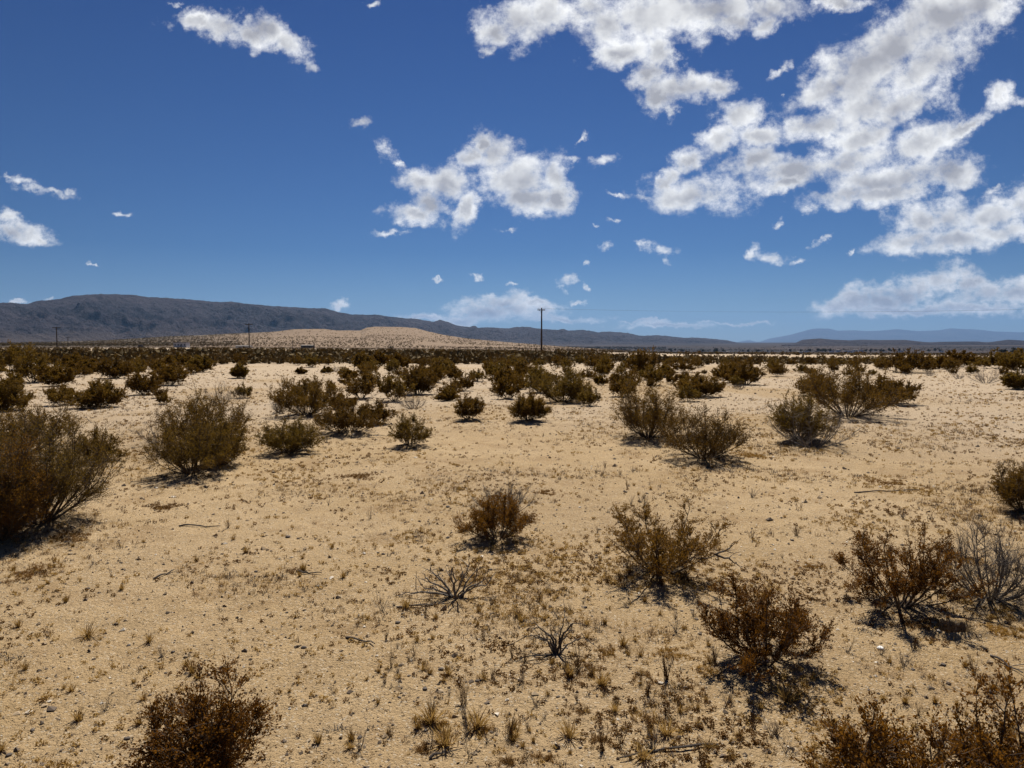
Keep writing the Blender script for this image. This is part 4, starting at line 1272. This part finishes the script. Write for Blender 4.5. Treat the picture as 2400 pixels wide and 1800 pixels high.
t5 = pole(686, 791, 700, 3.2, .1, 'far thin utility pole in front of the sand hill', False)
t6 = pole(557, 797, 900, 3.0, .2, 'very faint far utility pole beside the white shed', False)
t7 = pole(2540, 720, 152, 1.55, .1, 'wooden utility pole just outside the picture that carries the wires')
def wires(a, b, sag, label, idx=(0, 3)):
    for i in idx:
        t = np.linspace(0, 1, 40)[:, None]
        P = a[i] + (b[i] - a[i]) * t; P[:, 2] -= sag * 4 * (t * (1 - t))[:, 0]
        o0 = P[0].copy()
        mb = MB(); mb.tube(P - o0, np.full(40, .007), 4); o = mb.build('power_line', M_wire); o.location = o0
        tag(o, label[0 if i == 0 else 1], 'power line', 'power lines between the poles')
wires(t1, t7, .8, ('nearer power line leaving the crossarm of the lone tall pole', 'farther power line leaving the crossarm of the lone tall pole'))
wires(t3, t2, 1.5, ('power line strung before the big mountain, the nearer of the two', 'power line strung before the big mountain, the farther of the two'))

# ------------------------------------------------------------------ far buildings and trees
def building(name, px, R, w, d, h, label, pitch=0.0, nwin=0, ybase=None, wall=None, rz=0.0, cat='building', group=None, detail=True):
    x = (px - 1200) / F * R; y = R; z = float(ter([x], [y], False)[0])
    if ybase is not None: z = H - (ybase - Y0) / F * R
    root = empty(name, (x, y, z), rz)
    mb = MB(); mb.box((0, 0, h / 2 - .5), (w, d, h + 1)); mb.build('wall', wall or M_wall, root)
    mb = MB()
    if pitch > 0:
        o = .4
        V = [(-w / 2 - o, -d / 2 - o, h + .003), (w / 2 + o, -d / 2 - o, h + .003), (w / 2 + o, d / 2 + o, h + .003), (-w / 2 - o, d / 2 + o, h + .003), (-w / 2 - o, 0, h + pitch), (w / 2 + o, 0, h + pitch)]
        mb.add(V, [[0, 1, 5, 4], [2, 3, 4, 5], [3, 2, 1, 0]], [[0, 4, 3], [1, 2, 5]])
    else:
        mb.box((0, 0, h + .15), (w + .3, d + .3, .3))
    mb.build('roof', M_roof, root)
    for i in range(nwin):
        cx = -w / 2 + w * (i + .5) / nwin
        mb = MB(); mb.box((cx, -d / 2 - .02, h * .5), (w / nwin * .38, .08, h * .34)); mb.build('window', M_win, root)
    if nwin and detail:
        mb = MB(); mb.box((w * .08, -d / 2 - .03, 1.02), (.9, .09, 2.0)); mb.build('door', M_roof, root)
    tag(root, label, cat, group)
building('house', 427, 620, 10.5, 7, 3.6, 'small pale house with a row of dark windows at the foot of the plain', 0, 4, ybase=813.2)
building('shed', 573, 480, 9.0, 6, 2.1, 'low pale shed with a wide dark roof behind the utility pole', .55, 2, ybase=818.5)
building('trailer', 694, 440, 7.2, 3, 1.1, 'long low pale trailer in the scrub below the far thin pole', 0, 3, ybase=821.3, detail=False)
building('barn', 722, 640, 10, 7, 1.9, 'long dark low roofed barn behind the pale trailer', .6, 2, ybase=815.0, wall=M_roof)
building('shelter', 331, 560, 2.8, 2.4, 1.5, 'tiny dark square shelter alone on the dark plain', 0, 0, ybase=813.8, wall=M_roof)
def tree(px, R, h, w, label, seed, group=None, ybase=None, dark=None):
    rng = np.random.default_rng(seed)
    x = (px - 1200) / F * R; y = R; z = float(ter([x], [y], False)[0])
    if ybase is not None: z = H - (ybase - Y0) / F * R
    root = empty('tree', (x, y, z))
    mb = MB(); mb.tube(np.array([[0, 0, -.5], [.1, 0, h * .3], [0, .1, h * .7]]), [h * .045, h * .035, h * .01], 6)
    for a in range(4):
        an = a * 1.57 + rng.uniform(0, 1); mb.tube(np.array([[0, 0, h * .3], [math.cos(an) * w * .2, math.sin(an) * w * .2, h * .55], [math.cos(an) * w * .35, math.sin(an) * w * .35, h * .75]]), [h * .025, h * .018, h * .006], 4)
    mb.build('trunk', M_stem, root)
    n = 260
    lob = rng.normal(0, 1, (9, 3)); lob /= np.linalg.norm(lob, axis=1)[:, None]; lob *= .55
    c = lob[rng.integers(0, 9, n)] + rng.normal(0, .24, (n, 3))
    c = c * np.array([w * .5, w * .5, h * .38]) + np.array([0, 0, h * .60])
    a = rng.normal(0, 1, (n, 3)); a /= np.linalg.norm(a, axis=1)[:, None]; b = np.cross(a, rng.normal(0, 1, (n, 3))); b /= np.linalg.norm(b, axis=1)[:, None]
    s = h * .065 * rng.uniform(.6, 1.5, (n, 1))
    mk('crown', np.stack([c - a * s, c + b * s, c + a * s, c - b * s], 1).reshape(-1, 3), np.arange(n * 4).reshape(-1, 4), None, M_tree, root)
    tag(root, label, 'tree', group)
tree(917, 620, 2.8, 6.5, 'lone dark spreading tree at the foot of the sand hill', 1)
tree(2350, 900, 8, 9, 'tallest dark tree on the valley edge by the picture edge', 2)
tree(2375, 930, 9, 10, 'broad dark tree beside the tallest one by the picture edge', 3)
tree(2392, 900, 8, 8, 'dark tree cut by the picture edge over the valley', 4)
rg = np.random.default_rng(12)
BW = material('bright_building_wall', lambda g, o: princ(g, o, (.86, .85, .82), .8))
TOWN = [(1873,20,3.5),(1890,12,3),(1950,10,5),(1963,14,6),(1985,16,6),(1992,10,4),(2003,14,6),(2018,12,7),(2104,14,4),(2112,8,5),(2075,10,3.5),(2047,10,3),(1870,12,3),(1945,8,3),(2205,12,3),(2330,14,3),(1640,9,3),(1628,12,3),(1705,10,3)]
TL = ['widest pale hall in the valley town','small pale block beside the widest hall','boxy white block at the heart of the valley town','white block touching the boxy one in the valley town','long low white store in the valley town','little white annex of the long low store','tall white block in the valley town row','brightest white block at the end of the town row','white house beyond the gap in the town trees','small white house next to the one beyond the gap','low pale house among the town trees','low pale house close to the brightest block','pale house at the head of the valley town','pale hut between halls and store','lone pale house past the town trees','lone pale house near the picture edge in the valley','tiny pale house far along the dark plain','pale shed far along the dark plain','pale house on the bare near end of the valley']
for i, (px, w, h) in enumerate(TOWN):
    building('town_building', px, 2450 + rg.uniform(-90, 90), w * .95, 9, h, TL[i], 0 if i % 3 else 1.2, 2, wall=BW, ybase=825.5 + rg.uniform(-1.6, .8), cat='building', group='buildings of the far valley town', detail=False)
TW = lambda px: ('on the near bare end of the valley' if px < 1800 else 'beside the widest pale town hall' if px < 1900 else 'before the boxy white town block' if px < 1990 else 'past the low white store of the town' if px < 2080 else 'beyond the gap in the town row')
for i in range(70):
    px = rg.choice([rg.uniform(1800, 1960), rg.uniform(1890, 1945), rg.uniform(2020, 2110), rg.uniform(2060, 2260), rg.uniform(1560, 1800)])
    R = rg.uniform(2200, 2700)
    tree(px, R, rg.uniform(6, 12), rg.uniform(7, 13), 'dark tree ' + TW(px), 40 + i, 'dark trees ' + TW(px), ybase=826 + rg.uniform(-2.5, .5))
# far dark woodland on the plain beyond the sand hill
pts = []
for _ in range(5200):
    R = rg.uniform(2600, 4600); px = rg.uniform(1290, 2460)
    if px > 1560 and rg.random() < (.62 if R < 3300 else .9): continue
    pts.append(((px - 1200) / F * R, R))
pts = np.array(pts); z = ter(pts[:, 0], pts[:, 1], False)
clump_field('distant_woodland', np.column_stack([pts, z]), rg.uniform(3, 8, len(pts)), 7, M_tree, 5, 2.2)

# ------------------------------------------------------------------ haze: the air itself
HAZE = 1.75e-5
mb = MB(); mb.box((0, 28000, 900), (130000, 66000, 2600))
def m_haze(g, out):
    v = g.n('ShaderNodeVolumePrincipled')
    v.inputs['Color'].default_value = (.25, .45, .80, 1)
    v.inputs['Density'].default_value = HAZE
    v.inputs['Anisotropy'].default_value = 0.25
    g.put(out.inputs['Volume'], v.outputs[0])
hz = mb.build('haze', material('haze_air', m_haze))
tag(hz, kind='stuff')
